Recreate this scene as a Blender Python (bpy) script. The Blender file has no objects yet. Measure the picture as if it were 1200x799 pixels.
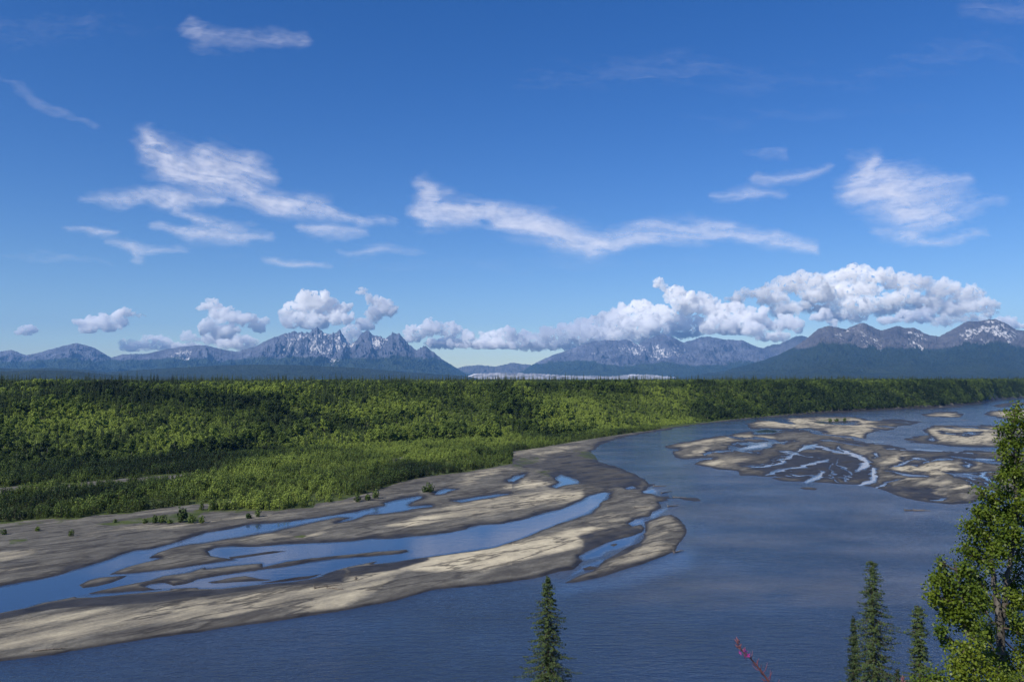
import bpy, math, random
import numpy as np
from mathutils import Vector, Matrix

# ------------------------------------------------------------------ camera, world, sun, exposure
S = bpy.context.scene
COL = S.collection
R = math.radians
HC = 70.0                       # eye height above the river
LENS = 28.0
FP = LENS / 36.0 * 1200.0       # focal length in photograph pixels
TILT = math.atan((442.5 - 399.5) / FP)
CT, ST = math.cos(TILT), math.sin(TILT)

cam_data = bpy.data.cameras.new('camera')
cam_data.lens = LENS
cam_data.sensor_width = 36.0
cam_data.clip_start = 0.1
cam_data.clip_end = 200000.0
cam = bpy.data.objects.new('camera', cam_data)
COL.objects.link(cam)
cam.location = (0, 0, HC)
cam.rotation_euler = (math.pi / 2 + TILT, 0, 0)
S.camera = cam

SUN_EL, SUN_AZ = R(40), R(-137)   # azimuth measured from +Y (view direction) towards +X: behind, to the left
SUN_DIR = Vector((math.sin(SUN_AZ) * math.cos(SUN_EL), math.cos(SUN_AZ) * math.cos(SUN_EL), math.sin(SUN_EL)))
W = bpy.data.worlds.new('World')
S.world = W
W.use_nodes = True
wn = W.node_tree
wn.nodes.clear()
sky = wn.nodes.new('ShaderNodeTexSky')
sky.sky_type = 'NISHITA'
sky.sun_disc = False
sky.sun_elevation = SUN_EL
sky.sun_rotation = SUN_AZ
sky.altitude = 600
sky.air_density = 1.0
sky.dust_density = 0.3
sky.ozone_density = 3.6
hs = wn.nodes.new('ShaderNodeHueSaturation')
hs.inputs['Saturation'].default_value = 1.33
hs.inputs['Hue'].default_value = 0.515
bg = wn.nodes.new('ShaderNodeBackground')
bg.inputs['Strength'].default_value = 0.078
wo = wn.nodes.new('ShaderNodeOutputWorld')
wn.links.new(sky.outputs[0], hs.inputs['Color'])
wn.links.new(hs.outputs[0], bg.inputs['Color'])
wn.links.new(bg.outputs[0], wo.inputs['Surface'])

sd_ = bpy.data.lights.new('sun', 'SUN')
sd_.energy = 4.0
sd_.angle = R(0.5)
sd_.color = (1.0, 0.93, 0.82)
sun = bpy.data.objects.new('sun', sd_)
COL.objects.link(sun)
sun.rotation_euler = SUN_DIR.to_track_quat('Z', 'Y').to_euler()

S.view_settings.view_transform = 'Standard'
S.view_settings.look = 'None'
S.view_settings.exposure = 0.58
S.view_settings.gamma = 1.0
S.render.engine = 'CYCLES'
S.cycles.max_bounces = 20
S.cycles.diffuse_bounces = 2
S.cycles.glossy_bounces = 2
S.cycles.transmission_bounces = 2
S.cycles.volume_bounces = 18
S.cycles.transparent_max_bounces = 40
S.cycles.use_denoising = True
S.cycles.sample_clamp_indirect = 6.0

rng = np.random.default_rng(7)
random.seed(7)

# ------------------------------------------------------------------ helpers
def ray(px, py):
    """slope of the line of sight through a photograph pixel: x per metre of depth, z per metre of depth"""
    px = np.asarray(px, float); py = np.asarray(py, float)
    a = (px - 600) / FP; b = (399.5 - py) / FP
    dy = CT - b * ST
    return a / dy, (ST + b * CT) / dy

def at_plane(px, py, z=0.0):
    u, s = ray(px, py)
    d = (z - HC) / s
    return u * d, d

def at_depth(px, py, d):
    u, s = ray(px, py)
    return Vector((float(u * d), float(d), float(HC + s * d)))

def project(x, y, z=0.0):
    dz = z - HC
    fw = y * CT + dz * ST
    up = -y * ST + dz * CT
    fw = np.maximum(fw, 1e-3)
    return 600 + FP * x / fw, 399.5 - FP * up / fw

M32 = np.uint32(0xFFFFFFFF)
def _hash(ix, iy, iz, seed):
    h = (ix.astype(np.uint32) * np.uint32(374761393) + iy.astype(np.uint32) * np.uint32(668265263)
         + iz.astype(np.uint32) * np.uint32(2246822519) + np.uint32(seed * 3266489917 % 4294967296))
    h ^= h >> np.uint32(15); h *= np.uint32(2246822519); h ^= h >> np.uint32(13)
    h *= np.uint32(3266489917); h ^= h >> np.uint32(16)
    return h.astype(np.float64) / 2147483648.0 - 1.0

def noise2(x, y, seed=0):
    x = np.asarray(x, float); y = np.asarray(y, float)
    fx = np.floor(x); fy = np.floor(y)
    tx = x - fx; ty = y - fy
    ix = fx.astype(np.int64) & 0x7FFFFFFF; iy = fy.astype(np.int64) & 0x7FFFFFFF
    tx = tx * tx * tx * (tx * (tx * 6 - 15) + 10); ty = ty * ty * ty * (ty * (ty * 6 - 15) + 10)
    z = np.zeros_like(ix)
    a = _hash(ix, iy, z, seed); b = _hash(ix + 1, iy, z, seed)
    c = _hash(ix, iy + 1, z, seed); d = _hash(ix + 1, iy + 1, z, seed)
    return (a + (b - a) * tx) * (1 - ty) + (c + (d - c) * tx) * ty

def noise3(x, y, z, seed=0):
    fx = np.floor(x); fy = np.floor(y); fz = np.floor(z)
    tx = x - fx; ty = y - fy; tz = z - fz
    ix = fx.astype(np.int64) & 0x7FFFFFFF; iy = fy.astype(np.int64) & 0x7FFFFFFF; iz = fz.astype(np.int64) & 0x7FFFFFFF
    tx = tx * tx * (3 - 2 * tx); ty = ty * ty * (3 - 2 * ty); tz = tz * tz * (3 - 2 * tz)
    def lay(k):
        a = _hash(ix, iy, k, seed); b = _hash(ix + 1, iy, k, seed)
        c = _hash(ix, iy + 1, k, seed); d = _hash(ix + 1, iy + 1, k, seed)
        return (a + (b - a) * tx) * (1 - ty) + (c + (d - c) * tx) * ty
    l0 = lay(iz); l1 = lay(iz + 1)
    return l0 + (l1 - l0) * tz

def fbm2(x, y, oct=4, seed=0, gain=0.5):
    s = 0; a = 1; n = 0
    for i in range(oct):
        s = s + a * noise2(x * 2.03 ** i + 17.3 * i, y * 2.03 ** i - 9.1 * i, seed + i); n += a; a *= gain
    return s / n

def ridged2(x, y, oct=5, seed=0, gain=0.5):
    s = 0; a = 1; n = 0; w = 1
    for i in range(oct):
        v = 1 - np.abs(noise2(x * 2.07 ** i + 11.3 * i, y * 2.07 ** i - 5.1 * i, seed + i))
        v = v * v
        s = s + a * v * w; n += a; w = np.clip(v * 1.4, 0, 1); a *= gain
    return s / n

def fbm3(x, y, z, oct=4, seed=0, gain=0.5):
    s = 0; a = 1; n = 0
    for i in range(oct):
        k = 2.03 ** i
        s = s + a * noise3(x * k + 17.3 * i, y * k - 9.1 * i, z * k + 3.7 * i, seed + i); n += a; a *= gain
    return s / n

def sstep(e0, e1, v):
    t = np.clip((v - e0) / (e1 - e0), 0, 1)
    return t * t * (3 - 2 * t)

def mesh_np(name, verts, faces, mat=None, smooth=False, attrs=None, parent=None, mats=None, mat_idx=None, link=True):
    """faces: (n,3) or (n,4) int array"""
    verts = np.ascontiguousarray(verts, dtype=np.float32)
    faces = np.ascontiguousarray(faces, dtype=np.int32)
    me = bpy.data.meshes.new(name)
    me.vertices.add(len(verts))
    me.vertices.foreach_set('co', verts.ravel())
    k = faces.shape[1]
    me.loops.add(faces.size)
    me.loops.foreach_set('vertex_index', faces.ravel())
    me.polygons.add(len(faces))
    me.polygons.foreach_set('loop_start', np.arange(0, faces.size, k, dtype=np.int32))
    me.polygons.foreach_set('loop_total', np.full(len(faces), k, dtype=np.int32))
    if mat_idx is not None:
        me.polygons.foreach_set('material_index', np.asarray(mat_idx, dtype=np.int32))
    me.polygons.foreach_set('use_smooth', np.full(len(faces), smooth, dtype=bool))
    me.update(calc_edges=True)
    for n, v in (attrs or {}).items():
        at = me.attributes.new(n, 'FLOAT', 'POINT')
        at.data.foreach_set('value', np.ascontiguousarray(v, dtype=np.float32))
    for m in (mats or ([mat] if mat else [])):
        me.materials.append(m)
    o = bpy.data.objects.new(name, me)
    if link:
        COL.objects.link(o)
    if parent is not None:
        o.parent = parent
    return o

def tag(o, label=None, cat=None, group=None, kind=None):
    if label: o['label'] = label
    if cat: o['category'] = cat
    if group: o['group'] = group
    if kind: o['kind'] = kind
    return o

def empty(name, loc):
    o = bpy.data.objects.new(name, None)
    o.empty_display_size = 0.5
    COL.objects.link(o)
    o.location = loc
    return o

def grid_faces(nr, nc, wrap=False):
    r = np.arange(nr - 1)[:, None]; c = np.arange(nc if wrap else nc - 1)[None, :]
    c2 = (c + 1) % nc
    a = r * nc + c; b = r * nc + c2; d = (r + 1) * nc + c; e = (r + 1) * nc + c2
    return np.stack([a, b, e, d], -1).reshape(-1, 4)

# ------------------------------------------------------------------ materials
def new_mat(name):
    m = bpy.data.materials.new(name)
    m.use_nodes = True
    nt = m.node_tree
    nt.nodes.clear()
    out = nt.nodes.new('ShaderNodeOutputMaterial')
    return m, nt, out

class NB:
    """small node-building helper"""
    def __init__(s, nt): s.nt = nt
    def n(s, t, **kw):
        nd = s.nt.nodes.new(t)
        for k, v in kw.items(): setattr(nd, k, v)
        return nd
    def link(s, a, b): s.nt.links.new(a, b)
    def val(s, sock, v):
        if hasattr(v, 'default_value') or hasattr(v, 'is_linked'): s.link(v, sock)
        else: sock.default_value = v
    def attr(s, name, typ='GEOMETRY'):
        a = s.n('ShaderNodeAttribute'); a.attribute_name = name; a.attribute_type = typ
        return a.outputs['Fac']
    def math(s, op, a, b=0.0, clamp=False):
        m = s.n('ShaderNodeMath', operation=op, use_clamp=clamp)
        s.val(m.inputs[0], a); s.val(m.inputs[1], b)
        return m.outputs[0]
    def mix(s, f, a, b):
        m = s.n('ShaderNodeMix', data_type='RGBA')
        s.val(m.inputs['Factor'], f)
        for sock, v in ((m.inputs[6], a), (m.inputs[7], b)):
            if isinstance(v, tuple): sock.default_value = (*v, 1)
            else: s.link(v, sock)
        return m.outputs[2]
    def mr(s, v, a, b, c=0.0, d=1.0):
        m = s.n('ShaderNodeMapRange'); m.clamp = True
        s.val(m.inputs[0], v); m.inputs[1].default_value = a; m.inputs[2].default_value = b
        m.inputs[3].default_value = c; m.inputs[4].default_value = d
        return m.outputs[0]
    def noise(s, scale, detail=4, rough=0.5, vec=None, dim='3D'):
        t = s.n('ShaderNodeTexNoise', noise_dimensions=dim)
        t.inputs['Scale'].default_value = scale; t.inputs['Detail'].default_value = detail
        t.inputs['Roughness'].default_value = rough
        if vec is not None: s.link(vec, t.inputs['Vector'])
        return t.outputs['Fac']
    def flow(s, ang, along, across):
        g = s.n('ShaderNodeNewGeometry')
        m = s.n('ShaderNodeMapping'); m.inputs['Rotation'].default_value = (0, 0, -ang)
        s.link(g.outputs['Position'], m.inputs['Vector'])
        m2 = s.n('ShaderNodeMapping'); m2.inputs['Scale'].default_value = (along, across, 1)
        s.link(m.outputs[0], m2.inputs['Vector'])
        return m2.outputs[0]
    def pos(s, scale=(1, 1, 1), rot=(0, 0, 0)):
        g = s.n('ShaderNodeNewGeometry')
        m = s.n('ShaderNodeMapping')
        m.inputs['Scale'].default_value = scale; m.inputs['Rotation'].default_value = rot
        s.link(g.outputs['Position'], m.inputs['Vector'])
        return m.outputs[0]

def foliage_mat(name, ramp, translucent=0.3, rough=0.6, var=0.25):
    """ramp: three colours picked by the 'tint' property; a little per-face and per-tree variation"""
    m, nt, out = new_mat(name); b = NB(nt)
    tint = b.attr('tint', 'INSTANCER')
    oi = b.n('ShaderNodeObjectInfo')
    lv = b.attr('leafvar')
    t = b.math('ADD', tint, b.math('MULTIPLY', b.math('SUBTRACT', oi.outputs['Random'], 0.5), var))
    t = b.math('ADD', t, b.math('MULTIPLY', b.math('SUBTRACT', lv, 0.5), 0.5))
    cr = b.n('ShaderNodeValToRGB')
    els = cr.color_ramp.elements
    els[0].position = 0.0; els[0].color = (*ramp[0], 1)
    els[1].position = 1.0; els[1].color = (*ramp[-1], 1)
    for i, c in enumerate(ramp[1:-1]):
        e = els.new((i + 1) / (len(ramp) - 1)); e.color = (*c, 1)
    b.link(t, cr.inputs[0])
    p = b.n('ShaderNodeBsdfPrincipled')
    b.link(cr.outputs[0], p.inputs['Base Color'])
    p.inputs['Roughness'].default_value = rough
    p.inputs['Specular IOR Level'].default_value = 0.25
    if translucent > 0:
        tr = b.n('ShaderNodeBsdfTranslucent'); b.link(cr.outputs[0], tr.inputs[0])
        mx = b.n('ShaderNodeMixShader'); mx.inputs[0].default_value = translucent
        b.link(p.outputs[0], mx.inputs[1]); b.link(tr.outputs[0], mx.inputs[2])
        b.link(mx.outputs[0], out.inputs[0])
    else:
        b.link(p.outputs[0], out.inputs[0])
    return m

M_BROAD = foliage_mat('broadleaf_leaves', [(0.014, 0.030, 0.008), (0.050, 0.085, 0.014), (0.12, 0.175, 0.030), (0.245, 0.32, 0.05)])
M_SPRUCE = foliage_mat('spruce_needles', [(0.016, 0.028, 0.012), (0.040, 0.062, 0.022), (0.075, 0.11, 0.034)], 0.1)
M_WILLOW = foliage_mat('willow_leaves', [(0.016, 0.034, 0.010), (0.055, 0.090, 0.016), (0.125, 0.18, 0.032), (0.245, 0.32, 0.055)])
M_NEAR_SPRUCE = foliage_mat('near_spruce_needles', [(0.014, 0.028, 0.010), (0.040, 0.070, 0.022), (0.085, 0.125, 0.035)], 0.2)
M_BIRCH = foliage_mat('birch_leaves', [(0.018, 0.040, 0.008), (0.050, 0.092, 0.012), (0.12, 0.17, 0.018), (0.22, 0.26, 0.03)], 0.35, 0.45)

def bark_mat(name, c1, c2, scale=8):
    m, nt, out = new_mat(name); b = NB(nt)
    p = b.n('ShaderNodeBsdfPrincipled')
    b.link(b.mix(b.mr(b.noise(scale, 5, 0.6, b.pos((1, 1, 0.35))), 0.35, 0.65), c1, c2), p.inputs['Base Color'])
    p.inputs['Roughness'].default_value = 0.85
    bp = b.n('ShaderNodeBump'); bp.inputs['Strength'].default_value = 0.5; bp.inputs['Distance'].default_value = 0.02
    b.link(b.noise(scale * 3, 4), bp.inputs['Height']); b.link(bp.outputs[0], p.inputs['Normal'])
    b.link(p.outputs[0], out.inputs[0])
    return m
M_BARK_PALE = bark_mat('pale_bark', (0.30, 0.28, 0.24), (0.16, 0.14, 0.12), 1.5)
M_BARK_DARK = bark_mat('dark_bark', (0.09, 0.07, 0.055), (0.05, 0.04, 0.03), 6)
M_BARK_BIRCH = bark_mat('birch_bark', (0.13, 0.12, 0.105), (0.04, 0.034, 0.03), 7)
M_DRIFT = bark_mat('driftwood', (0.20, 0.17, 0.14), (0.07, 0.06, 0.05), 2)

# ground ------------------------------------------------------------
def ground_mat():
    m, nt, out = new_mat('river_ground'); b = NB(nt)
    wet, dry, veg, far = b.attr('wet'), b.attr('dry'), b.attr('veg'), b.attr('far')
    fine = b.noise(0.9, 6, 0.65, b.pos((1, 1, 1)))
    streak = b.noise(0.10, 7, 0.66, b.flow(R(48), 0.22, 1.0))
    rill = b.noise(0.055, 6, 0.6, b.flow(R(40), 0.25, 1.0))
    mid = b.noise(0.11, 5, 0.6, b.pos())
    cob = b.noise(0.32, 8, 0.74, b.flow(R(48), 0.5, 1.0))
    gravel = b.mix(b.mr(streak, 0.36, 0.64), (0.090, 0.088, 0.082), (0.255, 0.245, 0.205))
    gravel = b.mix(b.mr(cob, 0.40, 0.60, 0.55, 0), gravel, (0.045, 0.042, 0.038))
    gravel = b.mix(b.mr(fine, 0.30, 0.75), b.mix(0.4, gravel, (0.05, 0.045, 0.04)), gravel)
    sand = b.mix(b.mr(mid, 0.35, 0.7), (0.56, 0.50, 0.35), (0.38, 0.34, 0.25))
    sand = b.mix(b.mr(cob, 0.50, 0.66, 0, 0.6), sand, (0.19, 0.17, 0.13))
    dfac = b.math('ADD', dry, b.math('MULTIPLY', b.math('SUBTRACT', streak, 0.5), 1.9))
    dfac = b.math('ADD', dfac, b.math('MULTIPLY', b.math('SUBTRACT', fine, 0.5), 0.35))
    c = b.mix(b.mr(dfac, 0.34, 1.05), gravel, sand)
    mud = b.mix(b.mr(mid, 0.35, 0.65), (0.022, 0.021, 0.023), (0.050, 0.048, 0.047))
    wf = b.math('ADD', wet, b.math('MULTIPLY', b.math('SUBTRACT', streak, 0.5), 1.5))
    wfac = b.mr(wf, 0.35, 0.75)
    c = b.mix(wfac, c, mud)
    rl = b.mr(b.math('ABSOLUTE', b.math('SUBTRACT', rill, 0.47)), 0.006, 0.028, 0.75, 0.0)
    c = b.mix(rl, c, mud)
    grass = b.mix(b.mr(mid, 0.3, 0.7), (0.035, 0.055, 0.016), (0.085, 0.105, 0.032))
    vf = b.math('ADD', veg, b.math('MULTIPLY', b.math('SUBTRACT', b.noise(0.16, 5, 0.6, b.pos()), 0.5), 1.0))
    c = b.mix(b.mr(vf, 0.42, 0.62), c, grass)
    farc = b.mix(b.mr(b.noise(0.0012, 5, 0.6, b.pos()), 0.35, 0.65), (0.020, 0.035, 0.014), (0.040, 0.060, 0.022))
    c = b.mix(far, c, farc)
    p = b.n('ShaderNodeBsdfPrincipled')
    b.link(c, p.inputs['Base Color'])
    b.link(b.mr(wfac, 0, 1, 0.9, 0.55), p.inputs['Roughness'])
    p.inputs['Specular IOR Level'].default_value = 0.12
    bp = b.n('ShaderNodeBump'); bp.inputs['Strength'].default_value = 0.7; bp.inputs['Distance'].default_value = 0.5
    hgt = b.math('ADD', b.math('MULTIPLY', fine, 0.25), b.math('ADD', b.math('MULTIPLY', cob, 0.8), b.math('MULTIPLY', streak, 0.8)))
    b.link(hgt, bp.inputs['Height']); b.link(bp.outputs[0], p.inputs['Normal'])
    b.link(p.outputs[0], out.inputs[0])
    return m

def water_mat():
    m, nt, out = new_mat('silty_river_water'); b = NB(nt)
    calm = b.attr('calm'); silt = b.attr('silt')
    p = b.n('ShaderNodeBsdfPrincipled')
    pos = b.pos()
    warp = b.n('ShaderNodeTexNoise'); warp.inputs['Scale'].default_value = 0.012; warp.inputs['Detail'].default_value = 3
    b.link(pos, warp.inputs['Vector'])
    patch = b.noise(0.010, 5, 0.6, b.pos((1, 2.0, 1), (0, 0, R(-20))))
    sf = b.mr(b.math('ADD', silt, b.math('MULTIPLY', b.math('SUBTRACT', patch, 0.5), 1.6)), 0.3, 0.9)
    base = b.mix(sf, (0.022, 0.036, 0.070), (0.105, 0.104, 0.110))
    base = b.mix(calm, base, (0.030, 0.055, 0.11))  # calm channels: blue of the reflected sky put into the base colour
    b.link(base, p.inputs['Base Color'])
    p.inputs['IOR'].default_value = 1.42
    rough = b.mr(patch, 0.3, 0.7, 0.04, 0.12)
    b.link(b.math('ADD', b.math('MULTIPLY', rough, b.math('SUBTRACT', 1.0, calm)), 0.03), p.inputs['Roughness'])
    r1 = b.noise(0.30, 4, 0.62, b.pos((0.6, 1.5, 1), (0, 0, R(-6))))
    r2 = b.noise(0.9, 3, 0.6, b.pos((0.6, 1.4, 1), (0, 0, R(12))))
    r3 = b.noise(0.09, 3, 0.5, b.pos((0.6, 1.3, 1), (0, 0, R(5))))
    h = b.math('ADD', b.math('ADD', b.math('MULTIPLY', r1, 1.15), b.math('MULTIPLY', r2, 0.30)), b.math('MULTIPLY', r3, 0.9))
    bp = b.n('ShaderNodeBump'); bp.inputs['Distance'].default_value = 0.62
    st = b.mr(b.noise(0.02, 4, 0.6, pos), 0.35, 0.65, 0.5, 1.0)
    b.link(b.math('MULTIPLY', st, b.mr(calm, 0, 1, 1.0, 0.03)), bp.inputs['Strength'])
    b.link(h, bp.inputs['Height']); b.link(bp.outputs[0], p.inputs['Normal'])
    b.link(p.outputs[0], out.inputs[0])
    return m

def rock_mat(name, rock1, rock2, veg1, veg2, snow_bias=0.0):
    m, nt, out = new_mat(name); b = NB(nt)
    veg, snow = b.attr('veg'), b.attr('snow')
    n1 = b.noise(0.0016, 8, 0.68, b.pos((1, 0.5, 1.3)))
    n2 = b.noise(0.007, 6, 0.7, b.pos((1, 0.6, 1)))
    rock = b.mix(b.mr(n1, 0.35, 0.65), rock1, rock2)
    rock = b.mix(b.mr(n2, 0.35, 0.70), b.mix(0.55, rock, (0.05, 0.045, 0.05)), rock)
    vg = b.mix(b.mr(n1, 0.35, 0.65), veg1, veg2)
    vf = b.math('ADD', veg, b.math('MULTIPLY', b.math('SUBTRACT', n1, 0.5), 1.3))
    c = b.mix(b.mr(vf, 0.40, 0.62), rock, vg)
    n3 = b.noise(0.016, 5, 0.7, b.pos((1, 0.5, 0.6)))
    c = b.mix(b.mr(n3, 0.42, 0.62, 0.45, 0), c, b.mix(0.5, c, (0.03, 0.03, 0.035)))
    sf = b.math('ADD', snow, b.math('MULTIPLY', b.math('SUBTRACT', n3, 0.5), 2.2))
    c = b.mix(b.mr(sf, 0.50 - snow_bias, 0.72 - snow_bias), c, (0.62, 0.61, 0.60))
    p = b.n('ShaderNodeBsdfPrincipled')
    b.link(c, p.inputs['Base Color']); p.inputs['Roughness'].default_value = 0.95
    p.inputs['Specular IOR Level'].default_value = 0.1
    bp = b.n('ShaderNodeBump'); bp.inputs['Strength'].default_value = 1.0; bp.inputs['Distance'].default_value = 160
    b.link(b.math('ADD', n1, b.math('MULTIPLY', n2, 0.35)), bp.inputs['Height']); b.link(bp.outputs[0], p.inputs['Normal'])
    b.link(p.outputs[0], out.inputs[0])
    return m

def cloud_mat(name, edge=0.0):
    m, nt, out = new_mat(name); b = NB(nt)
    d = b.n('ShaderNodeBsdfDiffuse'); d.inputs[0].default_value = (0.88, 0.87, 0.86, 1)
    tl = b.n('ShaderNodeBsdfTranslucent'); tl.inputs[0].default_value = (0.88, 0.87, 0.88, 1)
    mx = b.n('ShaderNodeMixShader'); mx.inputs[0].default_value = 0.30
    b.link(d.outputs[0], mx.inputs[1]); b.link(tl.outputs[0], mx.inputs[2])
    lw = b.n('ShaderNodeLayerWeight'); lw.inputs['Blend'].default_value = 0.5
    a = b.mr(b.math('ADD', lw.outputs['Facing'], b.math('MULTIPLY', b.math('SUBTRACT', b.noise(0.004, 5, 0.65, b.pos()), 0.5), 0.9)), 0.40, 0.86)
    tr = b.n('ShaderNodeBsdfTransparent')
    m2 = b.n('ShaderNodeMixShader'); b.link(a, m2.inputs[0])
    b.link(mx.outputs[0], m2.inputs[1]); b.link(tr.outputs[0], m2.inputs[2])
    b.link(m2.outputs[0], out.inputs[0])
    return m

def cirrus_mat():
    m, nt, out = new_mat('ice_cloud'); b = NB(nt)
    d = b.n('ShaderNodeBsdfDiffuse'); d.inputs[0].default_value = (0.90, 0.875, 0.84, 1)
    tl = b.n('ShaderNodeBsdfTranslucent'); tl.inputs[0].default_value = (0.92, 0.89, 0.85, 1)
    mx = b.n('ShaderNodeMixShader'); mx.inputs[0].default_value = 0.85
    b.link(d.outputs[0], mx.inputs[1]); b.link(tl.outputs[0], mx.inputs[2])
    tr = b.n('ShaderNodeBsdfTransparent')
    m2 = b.n('ShaderNodeMixShader'); b.link(b.attr('cover'), m2.inputs[0])
    b.link(tr.outputs[0], m2.inputs[1]); b.link(mx.outputs[0], m2.inputs[2])
    b.link(m2.outputs[0], out.inputs[0])
    return m

M_GROUND = ground_mat()
M_WATER = water_mat()

# ------------------------------------------------------------------ plan of the river (traced, laid on the real river plane)
def cA(*p): return [(x / 3, 580 + y / 3) for x, y in p]
def cC(*p): return [(400 + x / 2.96, 430 + y / 2.96) for x, y in p]
def cD(*p): return [(600 + x / 4.204, 500 + y / 4.204) for x, y in p]
def cE(*p): return [(780 + x / 2.857, 460 + y / 2.857) for x, y in p]
def cG(*p): return [(900 + x / 4, 470 + y / 4) for x, y in p]
def cL(*p): return [(x / 5, 590 + y / 5) for x, y in p]
def cM(*p): return [(240 + x / 5, 560 + y / 5) for x, y in p]
def cN(*p): return [(440 + x / 5, 520 + y / 5) for x, y in p]

LAND = [
    # left bank with the long gravel bar
    [(-700, 560), (-700, 830), (-60, 795)] + cA((0, 583), (100, 570), (200, 558), (330, 535), (560, 500), (800, 466), (960, 441), (1200, 410))
    + cC((230, 799), (330, 772), (500, 755), (620, 740)) + cD((100, 747), (230, 712), (300, 698), (335, 668), (400, 632), (450, 600), (520, 578), (600, 545), (640, 515), (650, 500), (630, 478), (585, 478), (600, 455), (680, 440), (690, 420), (740, 400), (722, 380), (716, 345), (690, 335), (640, 318), (680, 290), (670, 264), (620, 240), (560, 211), (500, 190), (430, 168), (392, 130), (408, 98))
    + [(724, 514), (800, 500), (900, 489), (1000, 482), (1100, 477), (1150, 472), (1172, 466), (1172, 452), (1000, 446), (600, 446), (-700, 446)],
    # tapering bar at the inlet
    cD((262, 768), (300, 745), (400, 705), (470, 650), (560, 600), (620, 570), (650, 520), (655, 470), (700, 455), (740, 440), (790, 435), (830, 455), (860, 490), (855, 520), (830, 560), (805, 590), (805, 612), (760, 635), (700, 655), (600, 690), (480, 725), (380, 750), (300, 764)),
    # braided bars, right
    cE((0, 178), (60, 163), (150, 148), (230, 137), (290, 128), (275, 105), (300, 92), (380, 83), (520, 80), (640, 82), (690, 92), (780, 90), (860, 97), (830, 105), (770, 115), (770, 122), (700, 128), (672, 142), (668, 158), (700, 172), (760, 178), (840, 195), (1000, 195), (1130, 200), (1500, 210), (1500, 345), (1080, 330), (1060, 355), (1030, 372), (960, 374), (880, 366), (800, 350), (740, 330), (700, 318), (640, 305), (600, 303), (540, 300), (440, 297), (390, 295), (340, 283), (250, 277), (238, 264), (130, 250), (98, 238), (110, 229), (170, 219), (60, 223), (28, 212), (22, 200), (50, 190), (10, 184)),
    cE((792, 156), (830, 148), (885, 142), (868, 125), (900, 108), (1000, 112), (1120, 110), (1500, 112), (1500, 190), (1100, 184), (960, 180), (880, 168), (820, 163)),
    cG((715, 62), (780, 52), (880, 50), (920, 60), (905, 74), (820, 78), (740, 74)),
    cG((700, 33), (800, 26), (880, 22), (980, 18), (900, 28), (780, 38), (700, 40)),
    cG((1010, 56), (1060, 42), (1400, 35), (1400, 92), (1100, 86), (1045, 72)),
    cG((1040, 22), (1100, 10), (1160, 6), (1400, 4), (1400, 20), (1160, 20), (1090, 28)),
    cG((140, 404), (190, 402), (228, 408), (225, 416), (180, 414)),
]
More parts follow.
